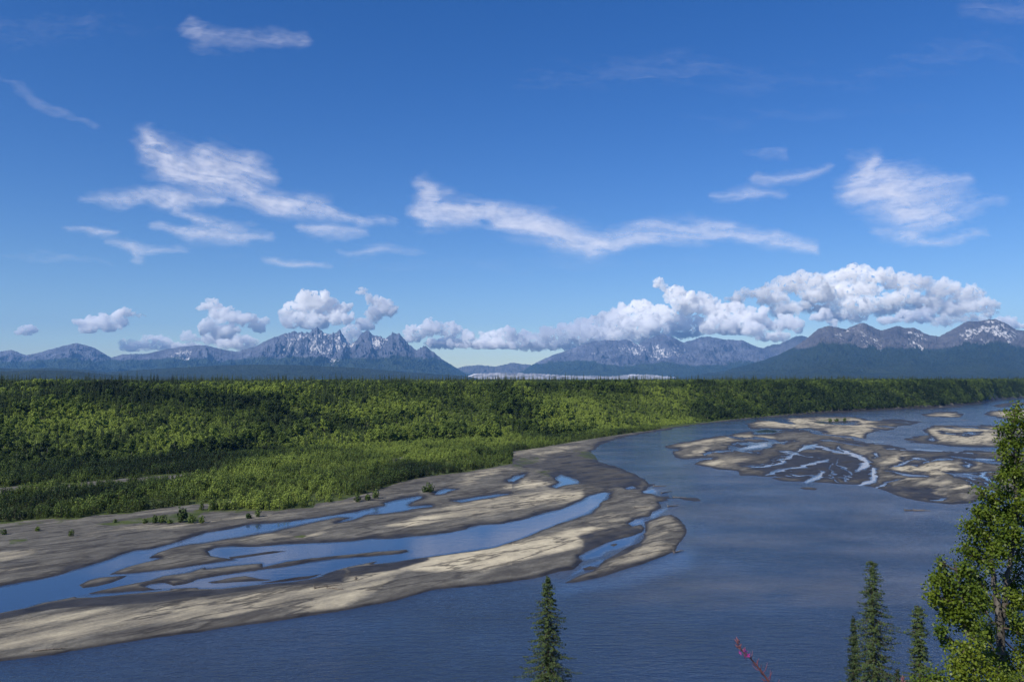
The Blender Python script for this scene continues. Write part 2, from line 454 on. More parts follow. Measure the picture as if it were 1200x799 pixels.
WATERS = [
    cL((-200, 505), (0, 490), (150, 460), (320, 425), (500, 375), (620, 335), (700, 305), (800, 275), (900, 265), (1000, 240), (1100, 205), (1180, 178)) + cM((0, 320), (150, 295), (260, 272), (400, 262), (530, 248), (650, 230), (780, 212), (870, 200), (960, 180), (1050, 165), (1130, 135), (1200, 120), (1200, 152), (1060, 190), (960, 215), (880, 245), (770, 262), (860, 232), (780, 228), (640, 258), (500, 285), (400, 310), (300, 325), (200, 345), (90, 362), (0, 378)) + cL((1100, 240), (1000, 265), (930, 290), (880, 318), (960, 315), (860, 345), (780, 365), (720, 385), (640, 412)) + cL((760, 410), (900, 395), (1080, 370), (1200, 352)) + cM((100, 490), (180, 478), (90, 468), (20, 455), (10, 430), (60, 408), (130, 402), (300, 395), (560, 382), (700, 378), (860, 372), (1000, 352), (1200, 335)) + cC((100, 598), (240, 588), (330, 580), (430, 562), (480, 548), (560, 542), (650, 522), (760, 492), (830, 466), (860, 445), (910, 430), (932, 436), (922, 456), (898, 482), (860, 508), (800, 530), (720, 560), (620, 600), (540, 625), (440, 640), (340, 655), (250, 667), (100, 687)) + cM((800, 702 - 0)) [:0]
    + cM((1000, 490), (880, 515), (760, 545), (690, 568), (690, 575), (620, 590), (500, 608), (400, 615), (200, 635), (100, 648), (-40, 650), (-60, 620), (70, 608), (20, 605), (-60, 600), (-40, 588), (0, 582), (100, 565), (300, 540), (520, 510), (760, 475), (1000, 455), (1150, 440), (1195, 432), (1180, 420), (1000, 432), (800, 455), (600, 478), (480, 490), (330, 525), (0, 575 - 0)) [:-1]
    + cM((330, 500), (160, 512), (0, 532)) + cL((1200, 372), (1100, 402), (960, 425), (880, 450), (760, 480), (620, 510), (500, 540), (250, 578), (150, 610), (0, 645), (-200, 690)),
    # thin pool and channel tongue by the dark spit
    cL((845, 488), (880, 472), (980, 462), (1120, 455), (1150, 442), (1240, 425), (1260, 488), (1120, 495), (1000, 500), (900, 505)),
    cL((440, 545), (600, 528), (740, 518), (900, 508), (1000, 498), (1000, 508), (860, 524), (700, 538), (560, 552), (460, 556)),
    # pools on the long bar
    cN((0, 402), (60, 372), (50, 350), (130, 328), (200, 318), (265, 305), (290, 312), (270, 325), (180, 348), (200, 368), (330, 360), (340, 368), (200, 388), (60, 410), (-60, 420)),
    cN((452, 338), (560, 315), (720, 292), (790, 289), (760, 300), (620, 325), (500, 345)),
    cN((1035, 255), (1075, 225), (1050, 210), (1080, 180), (1110, 188), (1150, 200), (1195, 222), (1190, 232), (1120, 245), (1060, 262)),
    cN((760, 215), (830, 185), (885, 180), (870, 195), (820, 225), (775, 222)),
    cN((350, 300), (360, 280), (420, 262), (480, 268), (400, 295)),
    cD((550, 300), (600, 292), (615, 303), (560, 308)),
    cD((640, 315), (700, 300), (720, 320), (690, 335), (650, 330)),
    # inlet
    cD((345, 653), (335, 635), (400, 605), (450, 580), (505, 556), (590, 535), (640, 517), (652, 500), (640, 480), (590, 490), (572, 475), (600, 458), (655, 450), (652, 480), (655, 520), (620, 545), (590, 580), (520, 605), (470, 615), (440, 640), (360, 658)),
    cD((330, 700), (345, 685), (430, 655), (466, 648), (450, 668), (400, 690), (350, 712), (280, 745), (300, 715)),
    cD((680, 430), (720, 412), (760, 395), (780, 400), (740, 425), (700, 452), (684, 448)),
    # braids, right
    cE((225, 192), (260, 180), (330, 163), (372, 165), (350, 183), (300, 190), (240, 196)),
    cE((288, 125), (340, 119), (400, 126), (370, 138), (300, 137)),
    cG((750, 178), (765, 170), (785, 182), (770, 190)),
]
STROKES = [   # narrow braids: x, y, half width in the G frame
    [(-80, 312, 6), (0, 303, 10), (60, 287, 11), (105, 262, 10), (140, 235, 9), (185, 212, 15), (225, 208, 17), (290, 230, 10), (350, 243, 9), (415, 255, 6)],
    [(-20, 350, 6), (60, 328, 9), (150, 308, 11), (230, 290, 9), (300, 272, 4)],
    [(100, 235, 8), (60, 240, 5), (240, 262, 5)],
    [(180, 378, 9), (235, 358, 14), (262, 338, 10), (240, 328, 4)],
    [(325, 212, 6), (372, 240, 12), (440, 268, 19), (462, 298, 21), (420, 325, 8)],
    [(510, 246, 11), (492, 268, 6)],
    [(490, 318, 13), (502, 350, 16), (490, 375, 13), (430, 390, 11)],
    [(500, 404, 6), (570, 386, 7), (632, 370, 2)],
    [(575, 306, 6), (640, 290, 7), (688, 265, 7), (740, 273, 4)],
    [(880, 240, 6), (965, 246, 5)], [(925, 288, 6), (945, 306, 12)],
    [(918, 338, 5), (975, 342, 7)], [(1100, 330, 5), (1030, 332, 7), (1000, 345, 12), (1020, 362, 9), (1070, 388, 5)], [(940, 355, 4), (1040, 395, 6)],
    [(690, 225, 5), (830, 235, 6), (960, 245, 5)], [(980, 270, 6), (1060, 274, 6)],
    [(780, 465, 5), (840, 462, 3)], [(30, 270, 3), (120, 262, 3)],
    [(600, 100, 3), (700, 105, 3)],
    [(-330, 258, 3), (-230, 240, 5), (-120, 236, 4), (-40, 246, 3)], [(-150, 205, 3), (-60, 196, 6), (40, 196, 4), (130, 186, 3)], [(-110, 300, 4), (-30, 296, 3), (30, 278, 4)],
    [(-60, 150, 3), (60, 140, 4), (170, 136, 3), (260, 140, 2)], [(250, 180, 4), (340, 190, 3), (450, 196, 4), (540, 190, 3)], [(330, 300, 3), (380, 316, 5), (400, 345, 4), (370, 372, 5)],
    [(90, 345, 4), (150, 352, 5), (200, 340, 3)], [(560, 330, 3), (640, 345, 5), (740, 352, 3)], [(620, 272, 3), (700, 300, 3), (780, 276, 5), (860, 270, 3)], [(640, 410, 3), (720, 418, 4), (800, 404, 3)],
    [(860, 345, 3), (930, 372, 5), (1010, 410, 4), (1080, 430, 5)], [(820, 150, 3), (900, 160, 4), (1000, 150, 3)], [(200, 96, 2), (320, 104, 3), (430, 100, 2)], [(300, 246, 3), (330, 275, 4), (300, 320, 3), (320, 372, 5)], [(560, 222, 4), (640, 228, 4), (700, 240, 5)],
]
ISLES = [
    cL((470, 480), (510, 450), (580, 432), (740, 422), (700, 445), (650, 468), (570, 488), (500, 497)),
    cM((140, 465), (230, 452), (390, 428), (480, 428), (400, 440), (300, 455), (200, 470), (150, 474)),
    cM((10, 608), (120, 590), (240, 575), (320, 588), (400, 590), (330, 600), (200, 608), (60, 615)),
    cM((320, 612), (420, 595), (560, 575), (680, 560), (600, 585), (480, 600), (380, 610)),
    cD((485, 583), (510, 575), (520, 580), (505, 590)), cD((345, 692), (380, 682), (430, 690), (400, 698), (355, 700)),
    cL((960, 462), (1000, 452), (1060, 448), (1140, 450), (1090, 470), (1010, 482)),
]
DRY = [   # dry light silt: polygon, strength
    (cC((200, 712), (330, 665), (430, 642), (560, 620), (700, 600), (830, 575), (900, 562), (945, 578), (840, 612), (800, 640), (740, 662), (640, 690), (500, 716), (340, 722)), 1.0),
    (cC((180, 555), (350, 495), (500, 455), (700, 430), (845, 430), (820, 460), (700, 482), (560, 512), (400, 537), (230, 560)), 0.62),
    (cC((660, 440), (830, 430), (835, 450), (740, 470), (640, 470)), 0.95),
    (cN((90, 492), (260, 435), (400, 432), (380, 460), (220, 492)), 0.85),
    (cN((770, 262), (880, 212), (980, 222), (990, 245), (900, 270), (800, 276)), 1.0),
    (cN((440, 240), (640, 165), (800, 150), (820, 165), (700, 190), (520, 240)), 0.55),
    (cN((950, 60), (1100, 20), (1250, 0), (1100, 60), (1000, 90)), 0.6),
    (cC((400, 320), (560, 280), (700, 262), (860, 252), (760, 300), (500, 330)), 0.35),
    (cA((0, 455), (250, 420), (500, 400), (800, 360), (1200, 325), (1330, 300), (1430, 282), (1330, 350), (1200, 400), (900, 425), (500, 480), (200, 535), (0, 560)), 0.55),
    (cC((0, 700), (120, 690), (220, 700), (150, 760), (0, 780)), 0.5),
    (cL((0, 270), (250, 262), (180, 300), (60, 345), (0, 330)), 0.60), (cL((0, 400), (300, 370), (280, 385), (0, 425)), 0.62),
    (cL((330, 210), (500, 205), (900, 140), (1180, 135), (1100, 160), (700, 190), (400, 215)), 0.5),
    (cM((240, 382), (420, 330), (560, 345), (620, 340), (760, 285), (820, 260), (700, 350), (540, 362)), 0.6),
    (cM((620, 180), (860, 140), (1060, 90), (1200, 70), (1060, 115), (700, 180)), 0.5),
    (cM((0, 250), (200, 235), (380, 225), (600, 190), (300, 245), (0, 290)), 0.4),
    (cD((480, 720), (560, 640), (640, 600), (700, 590), (800, 585), (790, 612), (700, 648), (560, 692)), 0.62),
    (cD((660, 445), (740, 445), (850, 480), (850, 530), (760, 560), (640, 600), (640, 520)), 0.30),
    (cC((900, 490), (1060, 470), (1090, 500), (1000, 560), (850, 560)), 0.30),
    (cE((70, 205), (130, 190), (172, 200), (120, 216), (75, 218)), 1.0), (cE((120, 242), (200, 222), (280, 222), (240, 245), (150, 252)), 0.8),
    (cE((10, 176), (150, 152), (330, 138), (350, 150), (200, 165), (60, 180)), 0.8),
    (cE((290, 100), (400, 84), (640, 82), (690, 96), (680, 115), (500, 118), (330, 118)), 0.95),
    (cG((370, 178), (400, 150), (470, 155), (470, 178), (400, 186)), 0.9), (cG((250, 150), (330, 128), (600, 122), (590, 135), (480, 152), (300, 158)), 0.85),
    (cG((520, 290), (600, 255), (650, 260), (600, 290), (540, 300)), 0.9),
    (cG((585, 325), (640, 300), (760, 285), (860, 290), (895, 322), (800, 345), (700, 340), (620, 338)), 1.15),
    (cG((820, 425), (860, 400), (950, 378), (960, 395), (880, 425)), 1.0), (cG((560, 360), (760, 355), (900, 370), (980, 400), (900, 420), (700, 400)), 0.45),
    (cG((750, 130), (900, 118), (1070, 125), (1060, 200), (940, 205), (800, 190), (740, 160)), 0.85),
    (cG((500, 405), (700, 400), (960, 430), (960, 470), (800, 470), (640, 430)), 0.35),
    (cG((730, 56), (880, 52), (900, 70), (760, 74)), 1.1), (cG((700, 30), (980, 16), (900, 30), (700, 40)), 1.0), (cG((1040, 44), (1400, 36), (1400, 90), (1100, 84)), 1.0),
    (cG((1040, 20), (1400, 4), (1400, 20), (1090, 26)), 1.0),
    (cE((500, 200), (600, 190), (700, 195), (640, 215)), 0.5), (cE((840, 195), (1100, 205), (1080, 260), (900, 250)), 0.3),
]
WET = [
    (cC((560, 320), (700, 330), (880, 345), (1060, 395), (1060, 415), (880, 425), (720, 370), (600, 350)), 0.5),
    (cD((200, 130), (380, 130), (640, 250), (670, 285), (430, 310), (330, 260), (100, 200)), 0.45),
    (cL((0, 190), (400, 140), (900, 170), (1160, 165), (800, 270), (450, 380), (0, 480), (0, 440), (350, 370), (0, 360), (0, 350), (300, 290)), 0.30),
    (cA((0, 420), (300, 368), (600, 340), (900, 320), (1200, 270), (1200, 320), (800, 355), (500, 395), (200, 415), (0, 450)), 0.75),
    (cC((0, 705), (120, 690), (300, 668), (320, 680), (200, 715), (0, 745)), 0.7),
    (cD((330, 560), (440, 520), (560, 500), (620, 520), (520, 560), (340, 640)), 0.55), (cD((430, 690), (470, 640), (570, 600), (620, 560), (620, 600), (540, 650)), 0.9),
    (cE((260, 262), (420, 200), (560, 200), (660, 220), (700, 280), (640, 300), (440, 296)), 0.55),
    (cG((520, 400), (700, 400), (800, 440), (960, 470), (700, 470), (560, 420)), 0.45), (cE((160, 225), (330, 190), (420, 190), (380, 225), (230, 262)), 0.4),
    (cG((500, 80), (600, 82), (740, 100), (640, 108), (500, 96)), 0.8), (cG((700, 235), (900, 235), (1060, 260), (920, 330), (900, 290), (720, 260)), 0.4),
]
GRASSY = [   # low green growth on the flats
    (cL((560, 140), (700, 115), (860, 85), (1000, 60), (1200, 30), (1200, 130), (900, 135), (700, 150)), 0.62),
    (cM((0, 190), (150, 160), (330, 160), (300, 215), (100, 225), (0, 245)), 0.45),
    (cL((0, 150), (300, 95), (500, 80), (400, 130), (0, 185)), 0.42), (cL((20, 210), (160, 205), (160, 235), (20, 240)), 0.5),
    (cM((555, 350), (600, 338), (640, 345), (620, 360), (570, 360)), 0.8), (cC((580, 330), (680, 310), (700, 330), (640, 360)), 0.5), (cC((800, 300), (880, 295), (900, 325), (820, 320)), 0.55),
    (cG((200, 90), (320, 82), (400, 85), (400, 98), (240, 104)), 0.6),
    (cN((810, 90), (880, 80), (880, 160), (1060, 170), (1040, 190), (820, 160)), 0.5),
]
BARE = [  # open gravel inside the willow flats
    [(-100, 580), (0, 573), (30, 570), (50, 573), (25, 579), (-60, 588)],
    [(50, 574), (100, 566), (170, 561), (230, 555), (265, 549), (262, 552), (200, 562), (130, 569), (60, 577)],
    [(80, 572), (150, 564), (150, 566), (80, 575)],
    cN((50, 105), (130, 85), (200, 78), (210, 92), (150, 105), (200, 118), (120, 118)),
    [(160, 602), (200, 596), (240, 592), (300, 585), (300, 588), (240, 598), (170, 610)],
]
VEG_EDGE = [(-700, 640), (0, 616), (30, 612), (60, 610), (90, 611), (110, 606), (150, 604), (185, 598), (240, 601), (300, 600), (325, 601), (340, 598), (367, 597), (370, 592), (400, 588), (440, 577), (470, 566), (505, 559), (550, 554), (600, 545), (601, 535), (594, 531), (625, 527), (660, 521), (700, 514), (760, 505), (800, 499), (860, 491.5), (940, 485), (1040, 479.5), (1100, 476.5), (1150, 472), (1168, 468), (1200, 466), (1600, 466)]
HILL_FOOT = [(-700, 566), (0, 556), (100, 549), (200, 542), (300, 534), (400, 527), (500, 520), (600, 516), (700, 509), (800, 497), (900, 488), (1000, 482), (1100, 477), (1150, 472.5), (1168, 468.5), (1200, 466), (1600, 465)]

KY = 2.2
for L_ in (DRY, WET, GRASSY):
    for k_, (p_, s_) in enumerate(L_):
        L_[k_] = ([(x - 90 if x <= 0.5 else x, y + (14 if x <= 0.5 and y > 640 else 0)) for x, y in p_], s_)
def sd_poly(X, Y, poly, m=40):
    """signed distance, positive inside, measured along the foreshortened plan"""
    P = np.array(poly, float); Yk = Y * KY; Py = P[:, 1] * KY; Px = P[:, 0]
    out = np.full(X.shape, -99.0)
    sel = (X > Px.min() - m) & (X < Px.max() + m) & (Yk > Py.min() - m) & (Yk < Py.max() + m)
    if not sel.any(): return out
    x = X[sel]; y = Yk[sel]
    d2 = np.full(x.shape, 1e9); ins = np.zeros(x.shape, bool)
    n = len(P)
    for i in range(n):
        ax, ay = Px[i], Py[i]; bx, by = Px[(i + 1) % n], Py[(i + 1) % n]
        ex, ey = bx - ax, by - ay
        L = ex * ex + ey * ey
        if L < 1e-9: continue
        t = np.clip(((x - ax) * ex + (y - ay) * ey) / L, 0, 1)
        dx = x - ax - t * ex; dy = y - ay - t * ey
        np.minimum(d2, dx * dx + dy * dy, out=d2)
        if ay != by:
            c = ((ay > y) != (by > y)) & (x < (bx - ax) * (y - ay) / (by - ay) + ax)
            ins ^= c
    d = np.sqrt(d2)
    out[sel] = np.where(ins, d, -d)
    return out

def sd_stroke(X, Y, pts):
    out = np.full(X.shape, -99.0)
    P = [(900 + x / 4, 470 + y / 4, w / 4) for x, y, w in pts]
    xs = [p[0] for p in P]; ys = [p[1] for p in P]
    sel = (X > min(xs) - 12) & (X < max(xs) + 12) & (Y > min(ys) - 8) & (Y < max(ys) + 8)
    if not sel.any(): return out
    x = X[sel]; y = Y[sel] * 1.5
    best = np.full(x.shape, -99.0)
    for (ax, ay, aw), (bx, by, bw) in zip(P[:-1], P[1:]):
        ay, by = ay * 1.5, by * 1.5
        ex, ey = bx - ax, by - ay; L = ex * ex + ey * ey + 1e-9
        t = np.clip(((x - ax) * ex + (y - ay) * ey) / L, 0, 1)
        d = np.hypot(x - ax - t * ex, y - ay - t * ey)
        best = np.maximum(best, (aw + (bw - aw) * t) * 1.0 - d)
    out[sel] = best * 1.5
    return out

def inpoly(X, Y, poly):
    ins = np.zeros(X.shape, bool); n = len(poly)
    for i in range(n):
        ax, ay = poly[i]; bx, by = poly[(i + 1) % n]
        if ay != by:
            ins ^= ((ay > Y) != (by > Y)) & (X < (bx - ax) * (Y - ay) / (by - ay) + ax)
    return ins

def plan_sd(PX, PY, wx, wy):
    n1 = fbm2(wx * 0.02, wy * 0.02, 4, 31); n2 = fbm2(wx * 0.02 + 50, wy * 0.02, 4, 41)
    n3 = fbm2(wx * 0.075, wy * 0.06, 4, 43); n4 = fbm2(wx * 0.075 + 20, wy * 0.06, 4, 44)
    X = PX + n1 * 3.2 + n3 * 3.5; Y = PY + n2 * 1.3 + n4 * 1.5
    sd = np.full(X.shape, -99.0)
    for p in LAND: np.maximum(sd, sd_poly(X, Y, p), out=sd)
    for p in WATERS: np.minimum(sd, -sd_poly(X, Y, p), out=sd)
    for p in STROKES: np.minimum(sd, -(sd_stroke(X + n3 * 4, Y + n4 * 1.5, p) + n1 * 2.4 - 0.3), out=sd)
    for p in ISLES: np.maximum(sd, sd_poly(X, Y, p), out=sd)
    # shoals and backwaters too small to trace
    riff = fbm2(wx * 0.045 + 7, wy * 0.03, 4, 51)
    mouth = np.exp(-(((PX - 775) / 32) ** 2 + ((PY - 586) / 13) ** 2))
    sd = np.where(mouth > 0.1, np.maximum(sd, (riff * 14 - 5.2) * mouth), sd)
    braid = ((PX > 800) & (PY > 487) & (PY < 560)) * sstep(800, 840, PX)
    braid2 = fbm2(wx * 0.028 + 3, wy * 0.009, 4, 61)
    sd = np.where(braid > 0, np.minimum(sd, 6 + (0.24 - braid2 * braid) * 60), sd)
    return sd

def interp_r(line, z=0.0):
    """distance along the ground, in metres of depth, of a traced line for each lateral slope"""
    a = np.array(line, float)
    u, s = ray(a[:, 0], a[:, 1])
    return u, (z - HC) / s

fu, fd = interp_r(HILL_FOOT)
eu, ed = interp_r(VEG_EDGE)

HILL_TOP = 51.0
def hill_height(x, y):
    """bank and plateau beyond the river"""
    yy = np.maximum(y, 1.0)
    u = np.clip(x / yy, -2, 2)
    d0 = np.interp(u, fu, fd)
    w = np.interp(u, [-0.9, -0.2, 0.1, 0.4, 0.6, 0.8], [520, 430, 330, 210, 150, 150])
    t = (y - d0) / w
    n = fbm2(x * 0.006, y * 0.006, 4, 5)
    top = HILL_TOP + 3.0 * fbm2(x * 0.0012, y * 0.0012, 3, 9)
    h = 1.4 + (top - 1.4) * (0.35 * np.clip(t, 0, 1) + 0.65 * sstep(0, 1, t + 0.10 * n)) * (t > 0)
    h = np.where(t > 0, h + n * 5.0 * sstep(0, 0.4, t) * (1 - 0.5 * sstep(0.8, 1.2, t)), h)
    far = sstep(5000, 9000, y)
    return np.where(t > 0, h, -9.0) - far * 12

def ground(x, y, want=False):
    """height of the whole ground sheet"""
    x = np.asarray(x, float); y = np.asarray(y, float)
    bl = 68.2 - 0.62 * np.maximum(0, y - 2.0) + fbm2(x * 0.05, y * 0.05, 3, 3) * np.clip((y - 2) * 0.05, 0, 1.5)
    bl = np.maximum(bl, -3.0)
    front = y > 60
    PX, PY = project(x, np.maximum(y, 60.0), 0.0)
    sd = np.full(x.shape, -99.0)
    near = front & (y < 4000) & (np.abs(x) < y * 1.5)
    sd[near] = plan_sd(PX[near], PY[near], x[near], y[near])
    lump = fbm2(x * 0.05, y * 0.05, 4, 71)
    s = np.maximum(sd, 0)
    z = np.where(sd > 0, 0.05 + 0.95 * (1 - np.exp(-s / 7.0)) + lump * 0.30 * (1 - np.exp(-s / 8)), np.maximum(-1.5, sd * 0.12))
    hh = hill_height(x, y)
    z = np.where(hh > -5, np.maximum(z, hh), z)
    z = np.where(bl > -3.0, np.maximum(z, bl), z)
    if want: return z, sd, PX, PY, hh
    return z

# ------------------------------------------------------------------ ground sheet (fine where the photograph looks closest)
az_fine = np.arctan(np.linspace(-0.70, 0.70, 1150))
az_side = R(1.0) * np.arange(1, 200) * 1.6
az_r = az_fine[-1] + az_side; az_r = az_r[az_r < math.pi - 0.01]
AZ = np.concatenate([-az_r[::-1], az_fine, az_r])
ysteps = np.concatenate([np.linspace(1040, 800, 60), np.arange(799.5, 600, -0.62), np.arange(600, 466, -0.42)])
rr = HC * FP / (ysteps - 442.5)
RAD = np.concatenate([np.array([0.01, 1.5, 3, 5, 8, 12, 17, 23, 30, 38, 47, 57, 68, 80, 90, 100]), rr, np.geomspace(2900, 34500, 70)])
AA, RR_ = np.meshgrid(AZ, RAD)
gx = (RR_ * np.sin(AA)); gy = (RR_ * np.cos(AA))
gx = gx.ravel(); gy = gy.ravel()
gz, gsd, gPX, gPY, ghh = ground(gx, gy, True)
behind = gy < 0
gz = np.where(behind, 68.2 + fbm2(gx * 0.01, gy * 0.01, 3, 77) * np.clip(-gy * 0.02, 0, 6), gz)
nzw = fbm2(gx * 0.03, gy * 0.03, 4, 81)
wet = 1.0 * np.exp(-np.maximum(gsd, 0) / 6.0) + 0.22 * nzw
dry = np.full(gx.shape, 0.10); vegA = np.zeros(gx.shape)
fl = (gy > 100) & (gy < 3500)
nz3 = fbm2(gx[fl] * 0.03 + 40, gy[fl] * 0.03, 4, 82); X = gPX[fl] + nzw[fl] * 16; Y = gPY[fl] + nz3 * 4.5
dd = np.zeros(X.shape); ww = np.zeros(X.shape); vv = np.zeros(X.shape)
for p, s in DRY: dd = np.maximum(dd, s * sstep(-10, 9, sd_poly(X, Y, p)))
for p, s in WET: ww = np.maximum(ww, s * sstep(-5, 6, sd_poly(X, Y, p)))
for p, s in GRASSY: vv = np.maximum(vv, s * sstep(-6, 5, sd_poly(X, Y, p)))
dry[fl] += dd; wet[fl] = np.maximum(wet[fl], ww * 1.15 + wet[fl] * 0.5); vegA[fl] = vv
uu = np.clip(gx / np.maximum(gy, 1), -2, 2)
inveg = (gy > np.interp(uu, eu, ed))
bare = np.zeros(gx.shape, bool); bare[fl] = False
for p in BARE: bare[fl] |= inpoly(gPX[fl] + nzw[fl] * 10, gPY[fl] + nz3 * 2.5, p)
vegA = np.where(inveg & ~bare, 1.3, vegA)
vegA = np.where(bare, 0.1, vegA); wet = np.where(inveg, 0.0, wet); dry = np.where(bare, 0.18, dry)
vegA = np.where((gy < 120), 1.3, vegA)
farA = sstep(2500, 4500, gy) + (behind * sstep(200, 1500, -gy))
faces = grid_faces(len(RAD), len(AZ), wrap=True)
g = mesh_np('ground', np.stack([gx, gy, gz], 1), faces[:, ::-1], M_GROUND, True,
            {'wet': wet, 'dry': dry, 'veg': vegA, 'far': np.clip(farA, 0, 1)})
tag(g, kind='structure')

# ------------------------------------------------------------------ water sheet
wa = np.arctan(np.concatenate([np.linspace(-4, -0.72, 20), np.linspace(-0.70, 0.70, 420), np.linspace(0.72, 4, 20)]))
wy_ = np.concatenate([np.array([1040, 960, 900, 850]), np.arange(800, 466, -0.9), np.array([463, 460])])
wr = HC * FP / (wy_ - 442.5)
A2, R2 = np.meshgrid(wa, wr)
wx = R2 * np.sin(A2); wyy = R2 * np.cos(A2)
PX, PY = project(wx, np.maximum(wyy, 30), 0.0)
wxr = wx.ravel(); wyr = wyy.ravel(); PXr = PX.ravel(); PYr = PY.ravel()
calm = np.zeros(wxr.shape)
for p in WATERS: calm = np.maximum(calm, sstep(-3, 5, sd_poly(PXr, PYr, p)))
for p in STROKES: calm = np.maximum(calm, sstep(-3, 2, sd_stroke(PXr, PYr, p)))
slick = cD((240, 775), (500, 730), (700, 670), (830, 615), (900, 625), (880, 700), (600, 780), (200, 830))
calm = np.maximum(calm, 0.55 * sstep(-14, 12, sd_poly(PXr, PYr, slick)))
calm = np.maximum(calm, 0.30 * sstep(690, 660, PXr) * 0)
SILT = [([(840, 600), (1000, 588), (1130, 596), (1120, 640), (1000, 700), (860, 720), (760, 700), (780, 650)], 0.42),
        (cD((880, 540), (1009, 480), (1100, 700), (900, 790), (860, 720), (900, 640)), 0.4),
        (cE((580, 400), (1000, 385), (1040, 400), (740, 470)), 0.75), ([(1000, 640), (1140, 620), (1120, 799), (1000, 799)], 0.35)]
silt = 0.10 + 0.30 * sstep(770, 640, PYr); wob = fbm2(PXr / 60, PYr / 22, 4, 88)
for p, s in SILT: silt = np.maximum(silt, s * sstep(-110, 50, sd_poly(PXr + 70 * wob, PYr + 26 * wob, p, 120)))
w = mesh_np('river_water', np.stack([wxr, wyr, np.zeros(len(wxr))], 1), grid_faces(len(wr), len(wa))[:, ::-1], M_WATER, True,
            {'calm': calm, 'silt': silt})
tag(w, kind='structure')

# ------------------------------------------------------------------ mountains
M_ROCK_L = rock_mat('haze_tinted_granite', (0.21, 0.225, 0.29), (0.085, 0.095, 0.145), (0.018, 0.032, 0.020), (0.036, 0.052, 0.030))  # blue of the distant haze is put into these rock colours
M_ROCK_R = rock_mat('grey_brown_rock', (0.185, 0.175, 0.185), (0.095, 0.09, 0.105), (0.014, 0.026, 0.018), (0.030, 0.044, 0.026))
M_ROCK_FAR = rock_mat('far_rock', (0.16, 0.15, 0.15), (0.10, 0.10, 0.10), (0.016, 0.028, 0.020), (0.030, 0.044, 0.026))

def make_range(name, prof, dc, front, back, seed, mat, jag=0.6, base=20.0, power=1.5, fk=1.0, snow=None, treeline=0.45, rows=150, step=0.8, m0=0.5, jagx=None):
    pr = np.array(prof, float)
    pxs = np.arange(pr[0, 0], pr[-1, 0] + 0.1, step)
    top = np.interp(pxs, pr[:, 0], pr[:, 1])
    jag = np.interp(pxs, jagx[0], jagx[1]) if jagx else jag
    top = top - jag * (1.6 * ridged2(pxs * 0.16, pxs * 0 + seed, 3, seed) - 0.8) - 0.35 * jag * noise2(pxs * 0.7, pxs * 0, seed + 5)
    u, s = ray(pxs, top)
    crest = HC + s * dc
    ts = np.concatenate([np.linspace(1, 0, rows), -np.linspace(0, 1, 22)[1:]])
    T, U = np.meshgrid(ts, u, indexing='ij')
    C = np.broadcast_to(crest, T.shape)
    depth = dc - np.where(T > 0, T * front, T * back)
    x = U * depth; y = depth
    k = fk / 1500.0
    wv = fbm2(x * k * 0.7, y * k * 0.7, 3, seed + 11)
    rid = 0.55 * ridged2(x * k + wv * 1.3, y * k * 0.8 + wv * 1.1, 6, seed + 21, 0.6) + 0.45 * ridged2(x * k * 2.8 + wv, y * k * 1.5 - wv, 5, seed + 31, 0.65)
    tt = np.clip(np.abs(T), 0, 1)
    G = (1 - tt) ** power
    # shoulder profile taken from slightly shifted crest points lets spurs run down and sideways
    sh = wv * 0.018 * sstep(0, 0.3, tt)
    Cs = np.interp((U + sh).ravel(), u, crest).reshape(U.shape)
    Cm = C * (1 - sstep(0.02, 0.25, tt)) + Cs * sstep(0.02, 0.25, tt)
    m = m0 * (0.22 * sstep(0.0, 0.02, tt) + 0.78 * sstep(0.01, 0.16, tt))
    z = base + (Cm - base) * G * (1 - m + m * rid * 1.35)
    edge = np.minimum(1, np.minimum(np.arange(len(u)), np.arange(len(u))[::-1]) / 30.0)
    z = np.where(T >= 0, z, base + (C - base) * (1 - tt) ** 1.3)
    rel = (z - base) / max(np.max(crest) - base, 1)
    vg = sstep(treeline + 0.12, treeline - 0.12, rel + 0.1 * wv)
    PXm, PYm = project(x, y, z)
    sn = np.zeros(z.shape)
    for (poly, sv) in (snow or []):
        sn = np.maximum(sn, sv * sstep(-10, 6, sd_poly(PXm.ravel(), PYm.ravel(), poly)).reshape(z.shape))
    sn = np.where(sn > 0.02, sn * 0.62 + (0.50 - rid) * 1.25, 0)
    o = mesh_np(name, np.stack([x.ravel(), y.ravel(), z.ravel()], 1), grid_faces(len(ts), len(u)), mat, False,
                {'veg': vg.ravel(), 'snow': sn.ravel()})
    tag(o, kind='structure')
    return o

